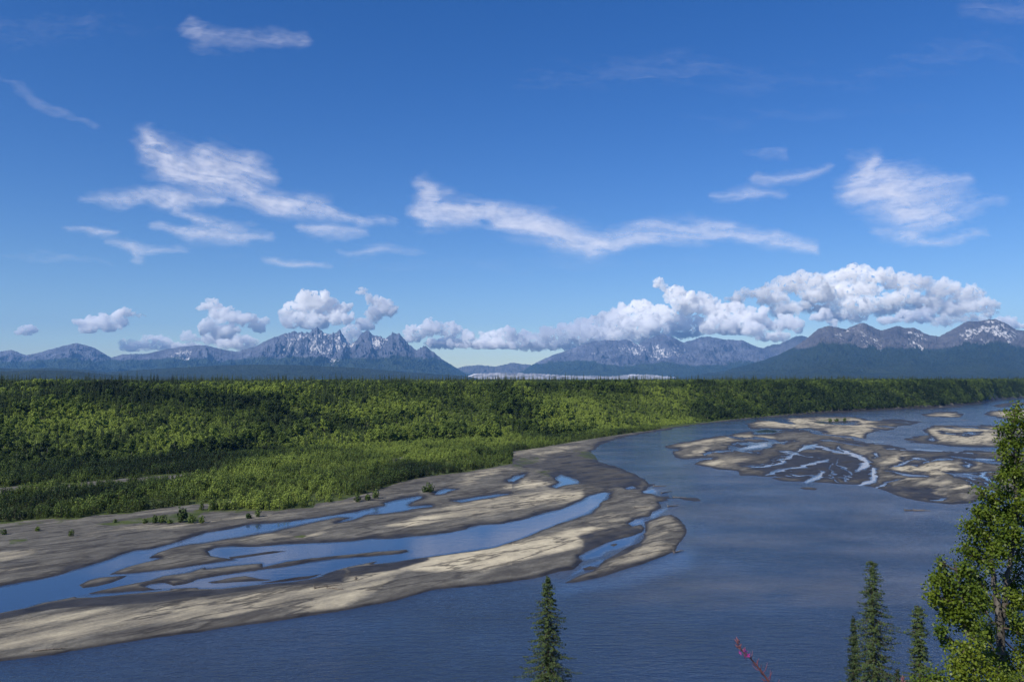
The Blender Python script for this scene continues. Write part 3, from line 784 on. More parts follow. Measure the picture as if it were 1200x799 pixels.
prof_left = [(-60, 430), (-30, 418), (0, 412), (13, 409.5), (30, 416), (45, 413), (67, 407), (90, 401.5), (110, 407), (130, 419), (143, 415), (173, 414), (190, 410), (213, 406), (240, 404), (260, 409), (277, 412), (290, 408), (297, 407), (310, 400), (321, 395), (333, 391), (343, 387.5), (353, 389), (363, 388), (372, 383), (380, 389), (388, 391), (399, 387), (403, 395), (407, 398), (412, 404), (417, 398), (424, 389), (431, 385), (436, 390), (445, 394), (451, 395), (461, 389), (467, 391), (472, 396), (479, 403), (487, 409), (499, 405), (508, 411), (516, 419), (527, 426), (543, 436), (552, 441), (560, 443)]
make_range('mountain_range', prof_left, 27000, 9000, 4500, 101, M_ROCK_L, jagx=([320, 345, 500, 515, 530], [0.5, 2.4, 2.0, 0.8, 0.3]),  power=1.35, fk=1.25, m0=0.62,
           snow=[([(330, 395), (365, 392), (380, 387), (400, 390), (412, 403), (405, 412), (385, 412), (372, 405), (350, 408), (335, 405)], 0.62), ([(358, 398), (370, 405), (395, 424), (390, 426), (372, 415), (355, 402)], 0.62),
                 ([(430, 400), (448, 398), (450, 406), (436, 406)], 0.6), ([(320, 400), (345, 402), (350, 414), (330, 416)], 0.35), ([(205, 408), (218, 408), (215, 420), (208, 420)], 0.35)], treeline=0.36)
make_range('mountain_range', [(596, 443), (607, 437), (628, 425), (647, 416), (668, 409), (681, 404), (697, 399.5), (713, 398), (725, 399), (735, 398), (748, 403), (761, 396), (770, 393), (777, 391), (791, 396), (801, 401), (812, 398), (820, 395), (828, 394), (841, 396), (855, 398), (871, 399), (887, 406), (900, 409), (920, 418), (950, 430), (980, 441)],
           30000, 7500, 4000, 131, M_ROCK_L, jag=0.7, power=1.15, fk=1.15, m0=0.55,
           snow=[([(735, 404), (790, 402), (800, 416), (770, 420), (735, 416)], 0.30), ([(700, 415), (730, 408), (735, 420), (705, 424)], 0.22)], treeline=0.34)
make_range('mountain_range', [(780, 443.5), (810, 440), (850, 434), (880, 426), (907, 417.5), (928, 408), (947, 395.5), (960, 384.5), (971, 381.5), (982, 384), (992, 385.5), (1000, 381.5), (1011, 377.5), (1021, 382), (1032, 387), (1040, 385), (1051, 381.5), (1061, 384.5), (1071, 383.5), (1080, 388.5), (1088, 392), (1101, 394), (1112, 388), (1125, 380.5), (1133, 376.5), (1147, 376.5), (1160, 373.5), (1168, 374), (1181, 380), (1192, 386.5), (1205, 388), (1230, 384), (1260, 400), (1300, 425)],
           19500, 8500, 4500, 161, M_ROCK_R, jag=0.7, power=1.35, fk=1.5, m0=0.5,
           snow=[([(1125, 385), (1165, 378), (1192, 390), (1175, 405), (1140, 402)], 0.36), ([(1010, 397), (1030, 398), (1040, 410), (1020, 408)], 0.45), ([(1065, 390), (1078, 394), (1080, 410), (1066, 405)], 0.45), ([(985, 385), (1012, 383), (1010, 402), (985, 400)], 0.22), ([(1140, 400), (1170, 415), (1165, 422), (1145, 412)], 0.3)], treeline=0.52)
# the further blue peak behind the right range, and the gap's faint range
make_range('far_mountain', [(835, 425), (860, 410), (880, 405), (893, 408), (905, 404), (915, 402), (925, 398), (933, 394), (941, 393), (955, 398), (975, 408), (1000, 420)], 33000, 2500, 1500, 191, M_ROCK_FAR, jag=0.8, treeline=0.3, rows=60)
make_range('far_mountain', [(500, 440), (520, 434), (545, 429), (560, 427), (580, 429), (600, 425), (620, 427), (640, 428), (665, 424), (700, 434)], 34000, 2500, 1500, 201, M_ROCK_FAR, jag=0.7, treeline=0.3, rows=60)
# low wooded foothills in front of the left range
make_range('foothill', [(-60, 430), (0, 431), (30, 432), (60, 431), (100, 433), (125, 436), (150, 434), (200, 431), (260, 428), (300, 427), (360, 428), (420, 431), (480, 436), (540, 440), (560, 443)], 15000, 3500, 2500, 211, M_ROCK_FAR, jag=0.25, treeline=3.0, rows=60, power=1.1, m0=0.25)
make_range('foothill', [(-60, 434), (0, 435), (40, 433.5), (80, 434), (120, 438), (160, 440.5), (230, 442), (280, 443)], 9500, 2500, 1500, 221, M_ROCK_FAR, jag=0.2, treeline=3.0, rows=50, power=1.1, m0=0.25)

def glacier_mat():
    m, nt, out = new_mat('glacier_moraine_gravel'); b = NB(nt)
    n = b.noise(0.004, 6, 0.65, b.pos((1, 0.25, 1)))
    c = b.mix(b.mr(n, 0.40, 0.55), (0.10, 0.10, 0.105), (0.36, 0.35, 0.34))
    ic = b.attr('ice')
    c = b.mix(b.mr(b.math('ADD', ic, n), 0.95, 1.15), c, (0.62, 0.63, 0.65))
    p = b.n('ShaderNodeBsdfPrincipled'); b.link(c, p.inputs['Base Color']); p.inputs['Roughness'].default_value = 0.9
    b.link(p.outputs[0], out.inputs[0])
    return m
M_GLAC = glacier_mat()
def make_moraine(px0, px1, prof, dc, name, seed):
    pxs = np.arange(px0, px1, 0.6)
    a = np.array(prof, float)
    top = np.interp(pxs, a[:, 0], a[:, 1]) - 0.5 * noise2(pxs * 0.5, pxs * 0, seed)
    u, s = ray(pxs, top)
    ts = np.linspace(0, 1, 30)
    T, U = np.meshgrid(ts, u, indexing='ij')
    crest = HC + s * dc
    d = dc - 4500 + T * 5200
    prof_t = np.where(T < 0.865, np.clip(T / 0.865, 0, 1) ** 0.9, 1 - (T - 0.865) / 0.135)
    z = 20 + (crest[None, :] - 20) * prof_t * (1 + 0.25 * noise2(U * d * 0.003, d * 0.003, seed + 3) * (1 - prof_t))
    ice = np.where(prof_t > 0.72, 0.6, 0.0) * (noise2(U * 60, T * 3, seed + 4) * 0.5 + 0.7)
    o = mesh_np(name, np.stack([(U * d).ravel(), d.ravel(), z.ravel()], 1), grid_faces(30, len(u)), M_GLAC, True, {'ice': ice.ravel()})
    tag(o, kind='structure')
make_moraine(540, 800, [(540, 444), (548, 441), (556, 438), (580, 436.8), (600, 437), (625, 437.5), (640, 438.6), (665, 439.6), (700, 440.6), (725, 440.4), (742, 438.6), (768, 439.2), (785, 441.5), (800, 443.5)], 23000, 'glacier_moraine', 5)
make_moraine(470, 500, [(470, 444), (480, 441.5), (488, 439.8), (494, 441), (500, 444)], 17400, 'glacier_moraine', 6)

# ------------------------------------------------------------------ haze: even pale air round the camera and the whole land
hm, nt, out = new_mat('haze_air')
hv = nt.nodes.new('ShaderNodeVolumePrincipled')
hv.inputs['Color'].default_value = (0.20, 0.50, 1.0, 1)
hv.inputs['Density'].default_value = 1.85e-5
hv.inputs['Anisotropy'].default_value = 0.0
nt.links.new(hv.outputs[0], out.inputs['Volume'])
HB = 39500.0
HF = 36500.0
hz0, hz1 = -6.0, 2600.0
hverts = [(sx * HB, (HF if sy > 0 else -HB), z) for z in (hz0, hz1) for sx, sy in ((-1, -1), (1, -1), (1, 1), (-1, 1))]
hz = mesh_np('haze', np.array(hverts), np.array([(3, 2, 1, 0), (4, 5, 6, 7), (0, 1, 5, 4), (1, 2, 6, 5), (2, 3, 7, 6), (3, 0, 4, 7)]), hm)
tag(hz, kind='stuff')

# ------------------------------------------------------------------ clouds
def ico(sub):
    import bmesh
    bm = bmesh.new(); bmesh.ops.create_icosphere(bm, subdivisions=sub, radius=1.0)
    v = np.array([p.co[:] for p in bm.verts]); f = np.array([[q.index for q in p.verts] for p in bm.faces]); bm.free()
    return v, f
ICO5, ICO4, ICO3 = ico(5), ico(4), ico(3)
M_CUM, nt, out = new_mat('cumulus')
cv = nt.nodes.new('ShaderNodeVolumeScatter')
cv.inputs['Color'].default_value = (1.0, 0.995, 0.985, 1)
cv.inputs['Density'].default_value = 1.0 / 200.0
cv.inputs['Anisotropy'].default_value = -0.25
nt.links.new(cv.outputs[0], out.inputs['Volume'])
M_CUM_THIN = M_CUM.copy(); M_CUM_THIN.name = 'thin_cumulus'
[n for n in M_CUM_THIN.node_tree.nodes if n.type == 'VOLUME_SCATTER'][0].inputs['Density'].default_value = 1.0 / 340.0



def cumulus(blobs, label, dist, seed, puffs=1.0, base_py=None, group=None, rough=1.0, flat=1.0, thin=False):
    """puffs fused into one billowing body by a voxel remesh, then roughened at several scales"""
    r = np.random.default_rng(seed)
    m = dist / FP
    V = []; F = []; off = 0
    def ball(c, rad3):
        nonlocal off
        sv, sf = ICO3
        V.append(sv * np.array(rad3) + np.array(c)); F.append(sf + off); off += len(sv)
    for (cx, cy, rx, ry) in blobs:
        c0 = np.array(at_depth(cx, cy, dist + r.uniform(-.5, .5) * rx * m))
        ball(c0, (rx * .80 * m, rx * .6 * m, ry * .72 * m))
        n = int(np.clip(puffs * (9 + rx * ry / 7), 12, 46))
        for i in range(n):
            a = r.uniform(-0.35, math.pi + 0.35) if r.uniform() < .8 else r.uniform(0, 6.28)
            el = r.uniform(-1.2, 1.2)
            d = np.array([math.cos(a) * math.cos(el), -abs(math.sin(el)) if r.uniform() < .75 else math.sin(el), math.sin(a) * math.cos(el)])
            q = r.uniform(0.62, 0.98)
            pr = max(min(rx, ry) * (0.14 + 0.42 * r.uniform() ** 2), 1.0) * m
            ball(c0 + d * np.array([rx, rx * .7, ry]) * q * m, (pr * r.uniform(1, 1.5), pr * 1.2, pr * flat))
    me = bpy.data.meshes.new('cumulus_cloud')
    V = np.concatenate(V); F = np.concatenate(F)
    me.from_pydata(V.tolist(), [], F.tolist())
    tmp = bpy.data.objects.new('cumulus_cloud', me); COL.objects.link(tmp)
    md = tmp.modifiers.new('fuse', 'REMESH'); md.mode = 'VOXEL'; md.voxel_size = m * 0.8
    dg = bpy.context.evaluated_depsgraph_get()
    ev = tmp.evaluated_get(dg); em = ev.to_mesh()
    nv = len(em.vertices)
    p = np.empty(nv * 3, np.float32); em.vertices.foreach_get('co', p); p = p.reshape(-1, 3).astype(float)
    nr = np.empty(nv * 3, np.float32); em.vertices.foreach_get('normal', nr); nr = nr.reshape(-1, 3).astype(float)
    tl = np.array([q.vertices[:] for q in em.polygons], dtype=np.int32)
    ev.to_mesh_clear(); bpy.data.objects.remove(tmp); bpy.data.meshes.remove(me)
    def bil(k, sd):
        return 1 - 2.2 * np.abs(fbm3(p[:, 0] * k, p[:, 1] * k, p[:, 2] * k * 1.15, 2, sd, 0.45))
    w = fbm3(p[:, 0] / (26 * m), p[:, 1] / (26 * m), p[:, 2] / (20 * m), 3, 310 + seed % 5)
    frag = fbm3(p[:, 0] / (8 * m), p[:, 1] / (8 * m), p[:, 2] / (6 * m), 5, 360, 0.68)
    disp = bil(1 / (9 * m), 320) * 0.7 + bil(1 / (3.4 * m), 330) * 0.9 + bil(1 / (1.7 * m), 350) * 0.9 + w * 7.0 + frag * 13.0
    size = min(max(b[3] for b in blobs), 11) / 11.0
    p = p + nr * (disp * m * rough * (0.35 + 0.65 * size))[:, None]
    if base_py is not None:
        zb = HC + float(ray(blobs[0][0], base_py)[1]) * dist
        low = p[:, 2] < zb
        p[low, 2] = zb - (zb - p[low, 2]) * 0.2
    o = mesh_np('cumulus_cloud', p, tl, M_CUM_THIN if thin else M_CUM, True)
    return tag(o, label, 'cloud', group)

CG = 'clouds along the mountains'
cumulus([(28, 390, 10, 4), (38, 386, 9, 4)], 'small faint puff of cloud above the low blue mountains at far left', 48000, 1, base_py=394, group=CG)
cumulus([(103, 382, 9, 9), (118, 379, 10, 7), (140, 378, 10, 6), (128, 383, 14, 5)], 'two-lobed white cloud above the pointed blue mountain', 48000, 2, base_py=389, group=CG)
cumulus([(150, 367, 13, 5), (166, 370, 8, 3)], 'thin cloud with a trailing tail just above the two-lobed white cloud', 48500, 3, base_py=373, group=CG)
cumulus([(247, 358, 11, 7), (262, 368, 18, 9), (285, 373, 20, 8), (302, 380, 10, 8), (244, 382, 8, 6), (262, 388, 20, 6)], 'ragged white cloud with a blue grey hollow left of the spires', 47000, 4, base_py=398, group=CG)
cumulus([(345, 365, 10, 9), (365, 357, 18, 10), (385, 364, 20, 10), (398, 372, 14, 8), (365, 374, 28, 8), (343, 376, 12, 6)], 'rounded white cloud sitting over the snowy spires', 47000, 5, base_py=385, group=CG)
cumulus([(425, 343, 7, 5), (435, 350, 8, 6), (447, 357, 12, 7), (455, 363, 15, 8), (440, 370, 12, 8), (430, 380, 8, 5)], 'hook shaped white cloud over the dark twin peaks', 47000, 6, base_py=386, group=CG)
cumulus([(412, 392, 8, 9), (405, 400, 8, 5)], 'white cloud caught in the notch between the snowy spires and the twin peaks', 44000, 7, group=CG)
cumulus([(160, 406, 20, 5), (185, 400, 16, 6), (222, 397, 10, 7), (245, 398, 18, 6), (275, 402, 26, 7), (210, 406, 30, 4)], 'low white bank of cloud behind the blue ridges left of the spires', 50000, 8, base_py=412, group=CG, thin=True)
cumulus([(488, 392, 11, 8), (505, 388, 14, 8), (528, 390, 14, 9), (545, 398, 14, 6), (575, 396, 14, 7), (595, 396, 12, 8), (520, 402, 30, 5), (565, 404, 40, 5)], 'low white cloud bank over the gap with the pale glacier', 50000, 9, base_py=409, group=CG)
cumulus([(620, 400, 18, 7), (645, 394, 18, 9), (672, 390, 18, 9), (690, 384, 15, 10), (712, 377, 14, 8), (730, 370, 16, 10), (745, 366, 16, 9), (770, 372, 22, 9), (740, 385, 40, 12), (700, 396, 45, 8), (640, 405, 40, 5), (800, 385, 20, 12)], 'long rising bank of white cloud behind the middle mountains', 49500, 10, base_py=412, group=CG)
cumulus([(773, 332, 8, 5), (783, 340, 9, 7), (792, 348, 11, 8), (805, 358, 14, 9), (820, 352, 12, 8), (835, 362, 16, 10), (855, 368, 20, 10), (880, 374, 22, 10), (860, 382, 38, 9), (900, 382, 18, 8)], 'bright towering cloud with a thin horn at its upper left', 48500, 11, base_py=393, group=CG)
cumulus([(862, 350, 14, 3), (885, 345, 18, 5), (912, 338, 18, 7), (905, 352, 24, 5), (938, 332, 20, 9), (955, 345, 22, 8), (970, 327, 20, 8), (1000, 322, 24, 7), (985, 341, 24, 9), (1030, 325, 22, 8), (1015, 340, 22, 9), (1055, 333, 20, 9), (1080, 332, 18, 8), (1050, 350, 26, 9), (1100, 341, 20, 10), (1130, 346, 18, 10), (1150, 356, 16, 10), (1158, 368, 10, 6), (1120, 362, 24, 11), (1085, 357, 24, 10), (1010, 357, 26, 8), (960, 360, 24, 7), (925, 362, 20, 6), (990, 370, 26, 6), (1105, 377, 18, 6), (1140, 374, 16, 6), (1040, 364, 22, 6)], 'huge grey and white cloud mass spread over the right hand mountains', 52000, 12, puffs=1.0, group=CG, flat=0.7, thin=True)
cumulus([(885, 388, 14, 7), (905, 395, 20, 5), (925, 380, 14, 8)], 'white cloud low behind the far blue peak', 46000, 13, base_py=402, group=CG)
cumulus([(965, 372, 14, 6), (975, 378, 10, 5)], 'small bright puff above the left summit of the right hand mountains', 45000, 14, base_py=383, group=CG)
cumulus([(1045, 375, 14, 5), (1062, 369, 16, 6), (1085, 368, 14, 6), (1075, 374, 20, 5)], 'bright white puff resting above the middle summits at right', 45000, 15, base_py=381, group=CG)
cumulus([(1180, 378, 12, 5), (1195, 382, 10, 5), (1215, 380, 14, 6)], 'small cloud peeping over the highest summit at right', 46000, 16, base_py=389, group=CG)

M_CIR = cirrus_mat()
def cirrus(strokes, label, seed, bbox, alt=9000.0, dens=1.0, group='wisps of high cloud', stretch=(46, 6.5), ang=0.0):
    """thin sheet of ice cloud at its own height; strokes: polylines (x, y, half width, cover)"""
    x0, y0, x1, y1 = bbox
    nx = int((x1 - x0) / 0.9); ny = int((y1 - y0) / 0.7)
    gx_, gy_ = np.meshgrid(np.linspace(x0, x1, nx), np.linspace(y0, y1, ny))
    ca, sa = math.cos(ang), math.sin(ang)
    a = gx_ * ca + gy_ * sa; b_ = -gx_ * sa + gy_ * ca
    w1 = fbm2(gx_ / 45.0, gy_ / 22.0, 4, seed); w2 = fbm2(gx_ / 45.0 + 9, gy_ / 22.0, 4, seed + 8)
    X = gx_ + w1 * 16; Y = gy_ + w2 * 8
    cov = np.zeros(X.shape)
    for pts in strokes:
        best = np.zeros(X.shape)
        for (ax, ay, aw, ac), (bx, by, bw, bc) in zip(pts[:-1], pts[1:]):
            ex, ey = bx - ax, by - ay
            t = np.clip(((X - ax) * ex + (Y - ay) * ey) / (ex * ex + ey * ey + 1e-9), 0, 1)
            d = np.hypot(X - ax - t * ex, Y - ay - t * ey) / (aw + (bw - aw) * t)
            best = np.maximum(best, (ac + (bc - ac) * t) * (0.74 * np.exp(-d * d * 1.1) + 0.30 * np.exp(-d * d * 0.22)))
        cov = np.maximum(cov, best) + 0.15 * np.minimum(cov, best)
    f1 = fbm2(a / stretch[0] + w1 * 0.8, b_ / stretch[1] + w2 * 0.8, 6, seed + 3, 0.6)
    f2 = fbm2(a / 9.0 + 3, b_ / 5.0, 5, seed + 4, 0.62)
    c = cov ** 1.15 * (0.88 + 0.75 * f1 + 0.38 * f2)
    c = np.clip(c - 0.05, 0, None) * dens * 0.86
    edge = np.minimum(np.minimum(gx_ - x0, x1 - gx_) / 14, np.minimum(gy_ - y0, y1 - gy_) / 8)
    c = 0.84 * (1 - np.exp(-c * 1.35)) * np.clip(edge, 0, 1)
    u, s = ray(gx_, gy_)
    d = (alt - HC) / s
    z = alt + fbm2(gx_ / 40, gy_ / 20, 3, seed) * 120
    o = mesh_np('cirrus_cloud', np.stack([(u * d).ravel(), d.ravel(), z.ravel()], 1), grid_faces(ny, nx), M_CIR, True, {'cover': c.ravel()})
    # leave out the cells where there is no cloud at all
    return tag(o, label, 'cloud', group)

cirrus([[(168, 160, 9, .75), (185, 178, 13, .85), (205, 198, 16, .95), (235, 208, 15, 1.0), (270, 215, 14, .95), (300, 232, 10, .85), (335, 240, 10, .85), (370, 245, 9, .8), (400, 252, 7, .7), (430, 258, 6, .5), (462, 262, 5, .35)],
        [(240, 186, 11, .7), (285, 192, 12, .7), (310, 205, 8, .35)], [(210, 200, 14, .7), (260, 200, 14, .7)], [(100, 232, 6, .35), (150, 233, 7, .6), (200, 235, 8, .75), (260, 236, 7, .4)]],
       'long bright wisp of high cloud sweeping down to the right, upper left sky', 11, (70, 120, 500, 300), ang=0.28)
cirrus([[(190, 268, 5, .4), (225, 275, 8, .8), (265, 277, 8, .75), (310, 280, 6, .35)], [(205, 245, 5, .4), (240, 262, 7, .7), (290, 270, 6, .4)]],
       'short flat white wisp below the long bright wisp', 12, (160, 235, 345, 305), ang=0.1)
cirrus([[(75, 268, 4, .4), (100, 272, 4.5, .6), (132, 275, 4, .3)], [(130, 284, 4, .3), (160, 290, 6, .6), (215, 294, 5, .3)], [(160, 290, 5, .5), (160, 306, 5, .35)]],
       'pair of small faint wisps at the left above the puffs', 13, (50, 255, 240, 322), ang=0.1, dens=0.9)
cirrus([[(355, 269, 4.5, .5), (380, 270, 6, .7), (425, 274, 4.5, .35)], [(315, 302, 3, .3), (345, 305, 3.5, .5), (380, 309, 3, .2)], [(395, 296, 5, .2), (450, 295, 6, .4), (500, 297, 4, .15)]],
       'three thin faint streaks below the tail of the long wisp', 14, (300, 255, 520, 325), ang=0.08, dens=0.9)
cirrus([[(500, 214, 8, .6), (510, 232, 11, .8), (498, 252, 11, .85), (530, 250, 11, .95), (570, 248, 9, .9), (610, 262, 10, .95), (650, 275, 11, 1.0), (695, 285, 10, 1.0), (740, 282, 7, .75), (800, 276, 7, .65), (860, 275, 7, .6), (905, 282, 7, .75), (950, 291, 6, .5)],
        [(720, 272, 6, .4), (810, 265, 9, .6), (860, 270, 9, .5)], [(500, 262, 8, .6), (560, 256, 8, .6)]],
       'long curved white wisp crossing the middle of the sky', 15, (455, 180, 990, 320), ang=0.08)
cirrus([[(840, 229, 6, .3), (885, 226, 8, .5), (925, 228, 5, .3)], [(885, 208, 6, .3), (940, 206, 8, .45), (975, 198, 5, .25)], [(870, 182, 6, .12), (920, 182, 6, .2)]],
       'faint veil of thin cloud between the middle wisp and the feathery one', 16, (800, 165, 1005, 255), ang=-0.08, dens=0.9)
cirrus([[(1028, 185, 7, .8), (1018, 205, 14, .9), (1005, 222, 13, .9), (1040, 230, 20, .95), (1070, 245, 18, .95), (1110, 256, 9, .7)], [(1040, 215, 16, .9), (1085, 220, 14, .6), (1130, 212, 9, .35)], [(1080, 240, 16, .7), (1130, 240, 14, .4), (1175, 236, 9, .2)],
        [(1020, 270, 5, .4), (1060, 275, 6, .6), (1100, 281, 5, .5), (1155, 271, 5, .3)]],
       'feathery bright wisp fanning to the right, upper right sky', 17, (965, 165, 1200, 305), ang=-0.15)
cirrus([[(213, 25, 8, .25), (240, 44, 12, .35), (275, 50, 12, .25), (310, 46, 10, .28), (350, 48, 10, .32)]],
       'faint thin cloud high near the top left', 18, (180, 5, 390, 90), dens=0.8, ang=0.1)
cirrus([[(0, 90, 5, .12), (50, 120, 7, .2), (110, 150, 6, .2)], [(0, 296, 4, .2), (60, 302, 5, .2), (130, 308, 4, .15)]], 'very faint streaks of cloud along the left edge of the sky', 19, (-30, 70, 150, 330), ang=0.3, dens=0.8)

cirrus([[(620, 95, 26, .10), (800, 80, 30, .13), (980, 95, 26, .09), (1140, 60, 30, .12), (1290, 90, 20, .05)], [(700, 150, 16, .05), (900, 140, 20, .09), (1100, 130, 20, .07)], [(1140, 0, 20, .2), (1215, 20, 18, .2)]],
       'broad barely visible veil high across the upper right sky', 20, (560, -20, 1320, 200), ang=0.05, dens=0.55)
cirrus([[(-60, 45, 26, .13), (120, 30, 30, .10), (320, 60, 26, .06)], [(250, 300, 10, .08), (600, 315, 14, .12), (900, 305, 12, .09)]],
       'faint veil across the top left corner and down over the horizon puffs', 21, (-120, -10, 1000, 345), ang=0.05, dens=0.6)

# ------------------------------------------------------------------ tree meshes
def tube(p0, p1, r0, r1, k=6):
    p0 = np.array(p0, float); p1 = np.array(p1, float); d = p1 - p0
    d = d / (np.linalg.norm(d) + 1e-9)
    a = np.cross(d, [0, 0, 1.0]) if abs(d[2]) < 0.9 else np.cross(d, [1.0, 0, 0])
    a /= np.linalg.norm(a); b = np.cross(d, a)
    th = np.arange(k) * 2 * math.pi / k
    ring = np.cos(th)[:, None] * a + np.sin(th)[:, None] * b
    V = np.concatenate([p0 + ring * r0, p1 + ring * r1])
    F = np.array([(i, (i + 1) % k, k + (i + 1) % k, k + i) for i in range(k)])
    return V, F

def limb(pts, radii, k=6):
    V = []; F = []; off = 0
    pts = [np.array(p, float) for p in pts]
    d0 = None
    for i, p in enumerate(pts):
        d = pts[min(i + 1, len(pts) - 1)] - pts[max(i - 1, 0)]
        d /= np.linalg.norm(d) + 1e-9
        a = np.cross(d, [0.13, 0.99, 0.05]) if d0 is None else d0 - d * np.dot(d0, d)
        a /= np.linalg.norm(a); b = np.cross(d, a); d0 = a
        th = np.arange(k) * 2 * math.pi / k
        V.append(p + (np.cos(th)[:, None] * a + np.sin(th)[:, None] * b) * radii[i])
        if i: F += [(off - k + j, off - k + (j + 1) % k, off + (j + 1) % k, off + j) for j in range(k)]
        off += k
    return np.concatenate(V), np.array(F)

def leaf_quads(C, N, size, r, aspect=0.7):
    """kite shaped leaves or leaf sprays at C facing roughly N"""
    n = len(C)
    N = N / (np.linalg.norm(N, axis=1, keepdims=True) + 1e-9)
    t = r.normal(size=(n, 3)); t -= N * np.sum(t * N, 1, keepdims=True); t /= np.linalg.norm(t, axis=1, keepdims=True) + 1e-9
    s = np.cross(N, t)
    sz = size * r.uniform(0.65, 1.3, n)[:, None] if np.isscalar(size) else size[:, None]
    V = np.stack([C - t * sz, C - s * sz * aspect, C + t * sz, C + s * sz * aspect], 1).reshape(-1, 3)
    F = np.arange(n * 4).reshape(-1, 4)
    return V, F

def join_parts(parts):
    """parts: (V, F, matindex, leafvar) -> arrays"""
    V = []; F = []; mi = []; lv = []; off = 0
    for v, f, m, l in parts:
        V.append(v); F.append(f + off); off += len(v)
        mi.append(np.full(len(f), m)); lv.append(np.full(len(v), 0.5) if l is None else l)
    return np.concatenate(V), np.concatenate(F), np.concatenate(mi), np.concatenate(lv)

def broadleaf_mesh(seed, h=9.0, w=6.0, lobes=11, n=60, leaf=0.48):
    r = np.random.default_rng(seed)
    parts = []
    tv, tf = limb([(0, 0, -0.6), (r.normal() * .15, r.normal() * .15, h * .3), (r.normal() * .3, r.normal() * .3, h * .8)], [0.15, 0.11, 0.04], 5)
    parts.append((tv, tf, 1, None))
    for i in range(lobes):
        a = r.uniform(0, 2 * math.pi); q = math.sqrt(r.uniform(0, 1))
        z = h * r.uniform(0.36, 0.92)
        rad = w * 0.5 * (1 - 0.75 * abs(z / h - 0.55)) * 0.72 * q
        c = np.array([math.cos(a) * rad, math.sin(a) * rad, z])
        lr = w * r.uniform(0.17, 0.27)
        d = r.normal(size=(n, 3)); d /= np.linalg.norm(d, axis=1, keepdims=True)
        d[:, 2] = np.where(d[:, 2] < -0.35, -d[:, 2], d[:, 2])
        rr_ = r.uniform(0.6, 1.08, n)[:, None]
        P = c + d * lr * rr_ * np.array([1, 1, 0.85])
        v, f = leaf_quads(P, d + r.normal(size=d.shape) * 0.55, leaf, r, 0.75)
        parts.append((v, f, 0, np.repeat(np.clip(r.normal(0.5, 0.16, n) + r.normal() * 0.10, 0, 1), 4)))
    return join_parts(parts)

def spruce_mesh(seed, h=14.0, w=3.4, whorls=17, thin=1.0):
    r = np.random.default_rng(seed)
    parts = [(*limb([(0, 0, -0.6), (0, 0, h * .5), (0, 0, h)], [0.16, 0.10, 0.02], 5), 1, None)]
    for i in range(whorls):
        t = (i + r.uniform(-.2, .2)) / whorls
        z = h * (0.10 + 0.88 * t)
        L = w * 0.5 * (1 - t) ** 0.8 * r.uniform(0.75, 1.15) + 0.12
        m = 7 if t < 0.7 else 5
        a0 = r.uniform(0, 6.28)
        for j in range(m):
            a = a0 + j * 2 * math.pi / m + r.normal() * 0.2
            l = L * r.uniform(0.7, 1.2); d = np.array([math.cos(a), math.sin(a), 0]); s = np.array([-d[1], d[0], 0])
            tip = d * l + np.array([0, 0, z - l * 0.35 + 0.05]); mid = d * l * 0.5 + np.array([0, 0, z - l * 0.08])
            wd = l * 0.42 * thin + 0.08
            v = np.array([[0, 0, z + 0.15], mid + s * wd + [0, 0, -0.12], tip, mid - s * wd + [0, 0, -0.12]])
            parts.append((v, np.array([[0, 1, 2, 3]]), 0, np.full(4, np.clip(r.normal(0.5, 0.2), 0, 1))))
            v2 = np.array([d * .1 + [0, 0, z + .1], mid + [0, 0, 0.18], tip, mid + [0, 0, -0.45 * l]])
            parts.append((v2, np.array([[0, 1, 2, 3]]), 0, np.full(4, np.clip(r.normal(0.45, 0.2), 0, 1))))
    return join_parts(parts)

def shrub_mesh(seed, h=3.0, w=4.5, n=150, upright=False, leaf=0.42):
    r = np.random.default_rng(seed)
    parts = []
    stems = 4 if not upright else 9
    for i in range(stems):
        a = r.uniform(0, 6.28); q = math.sqrt(r.uniform(0, 1)) * w * (0.36 if upright else 0.3)
        cx, cy = math.cos(a) * q, math.sin(a) * q
        hh = h * r.uniform(0.65, 1.05)
        parts.append((*tube((cx * .5, cy * .5, -0.3), (cx, cy, hh * .8), 0.05, 0.02, 4), 1, None))
        m = n // stems
        d = r.normal(size=(m, 3)); d /= np.linalg.norm(d, axis=1, keepdims=True)
        if upright:
            P = np.array([cx, cy, hh * 0.55]) + d * np.array([w * .13, w * .13, hh * 0.5]) * r.uniform(0.6, 1.05, m)[:, None]
        else:
            P = np.array([cx, cy, hh * 0.5]) + d * np.array([w * .27, w * .27, hh * 0.5]) * r.uniform(0.65, 1.05, m)[:, None]
        P[:, 2] = np.maximum(P[:, 2], 0.1)
        v, f = leaf_quads(P, d + r.normal(size=d.shape) * 0.5 + [0, 0, .3], leaf, r, 0.55 if upright else 0.75)
        parts.append((v, f, 0, np.repeat(np.clip(r.normal(0.5, 0.18, m), 0, 1), 4)))
    return join_parts(parts)

def proto(name, data, mats):
    V, F, mi, lv = data
    return mesh_np(name, V, F, None, False, {'leafvar': lv}, mats=mats, mat_idx=mi)

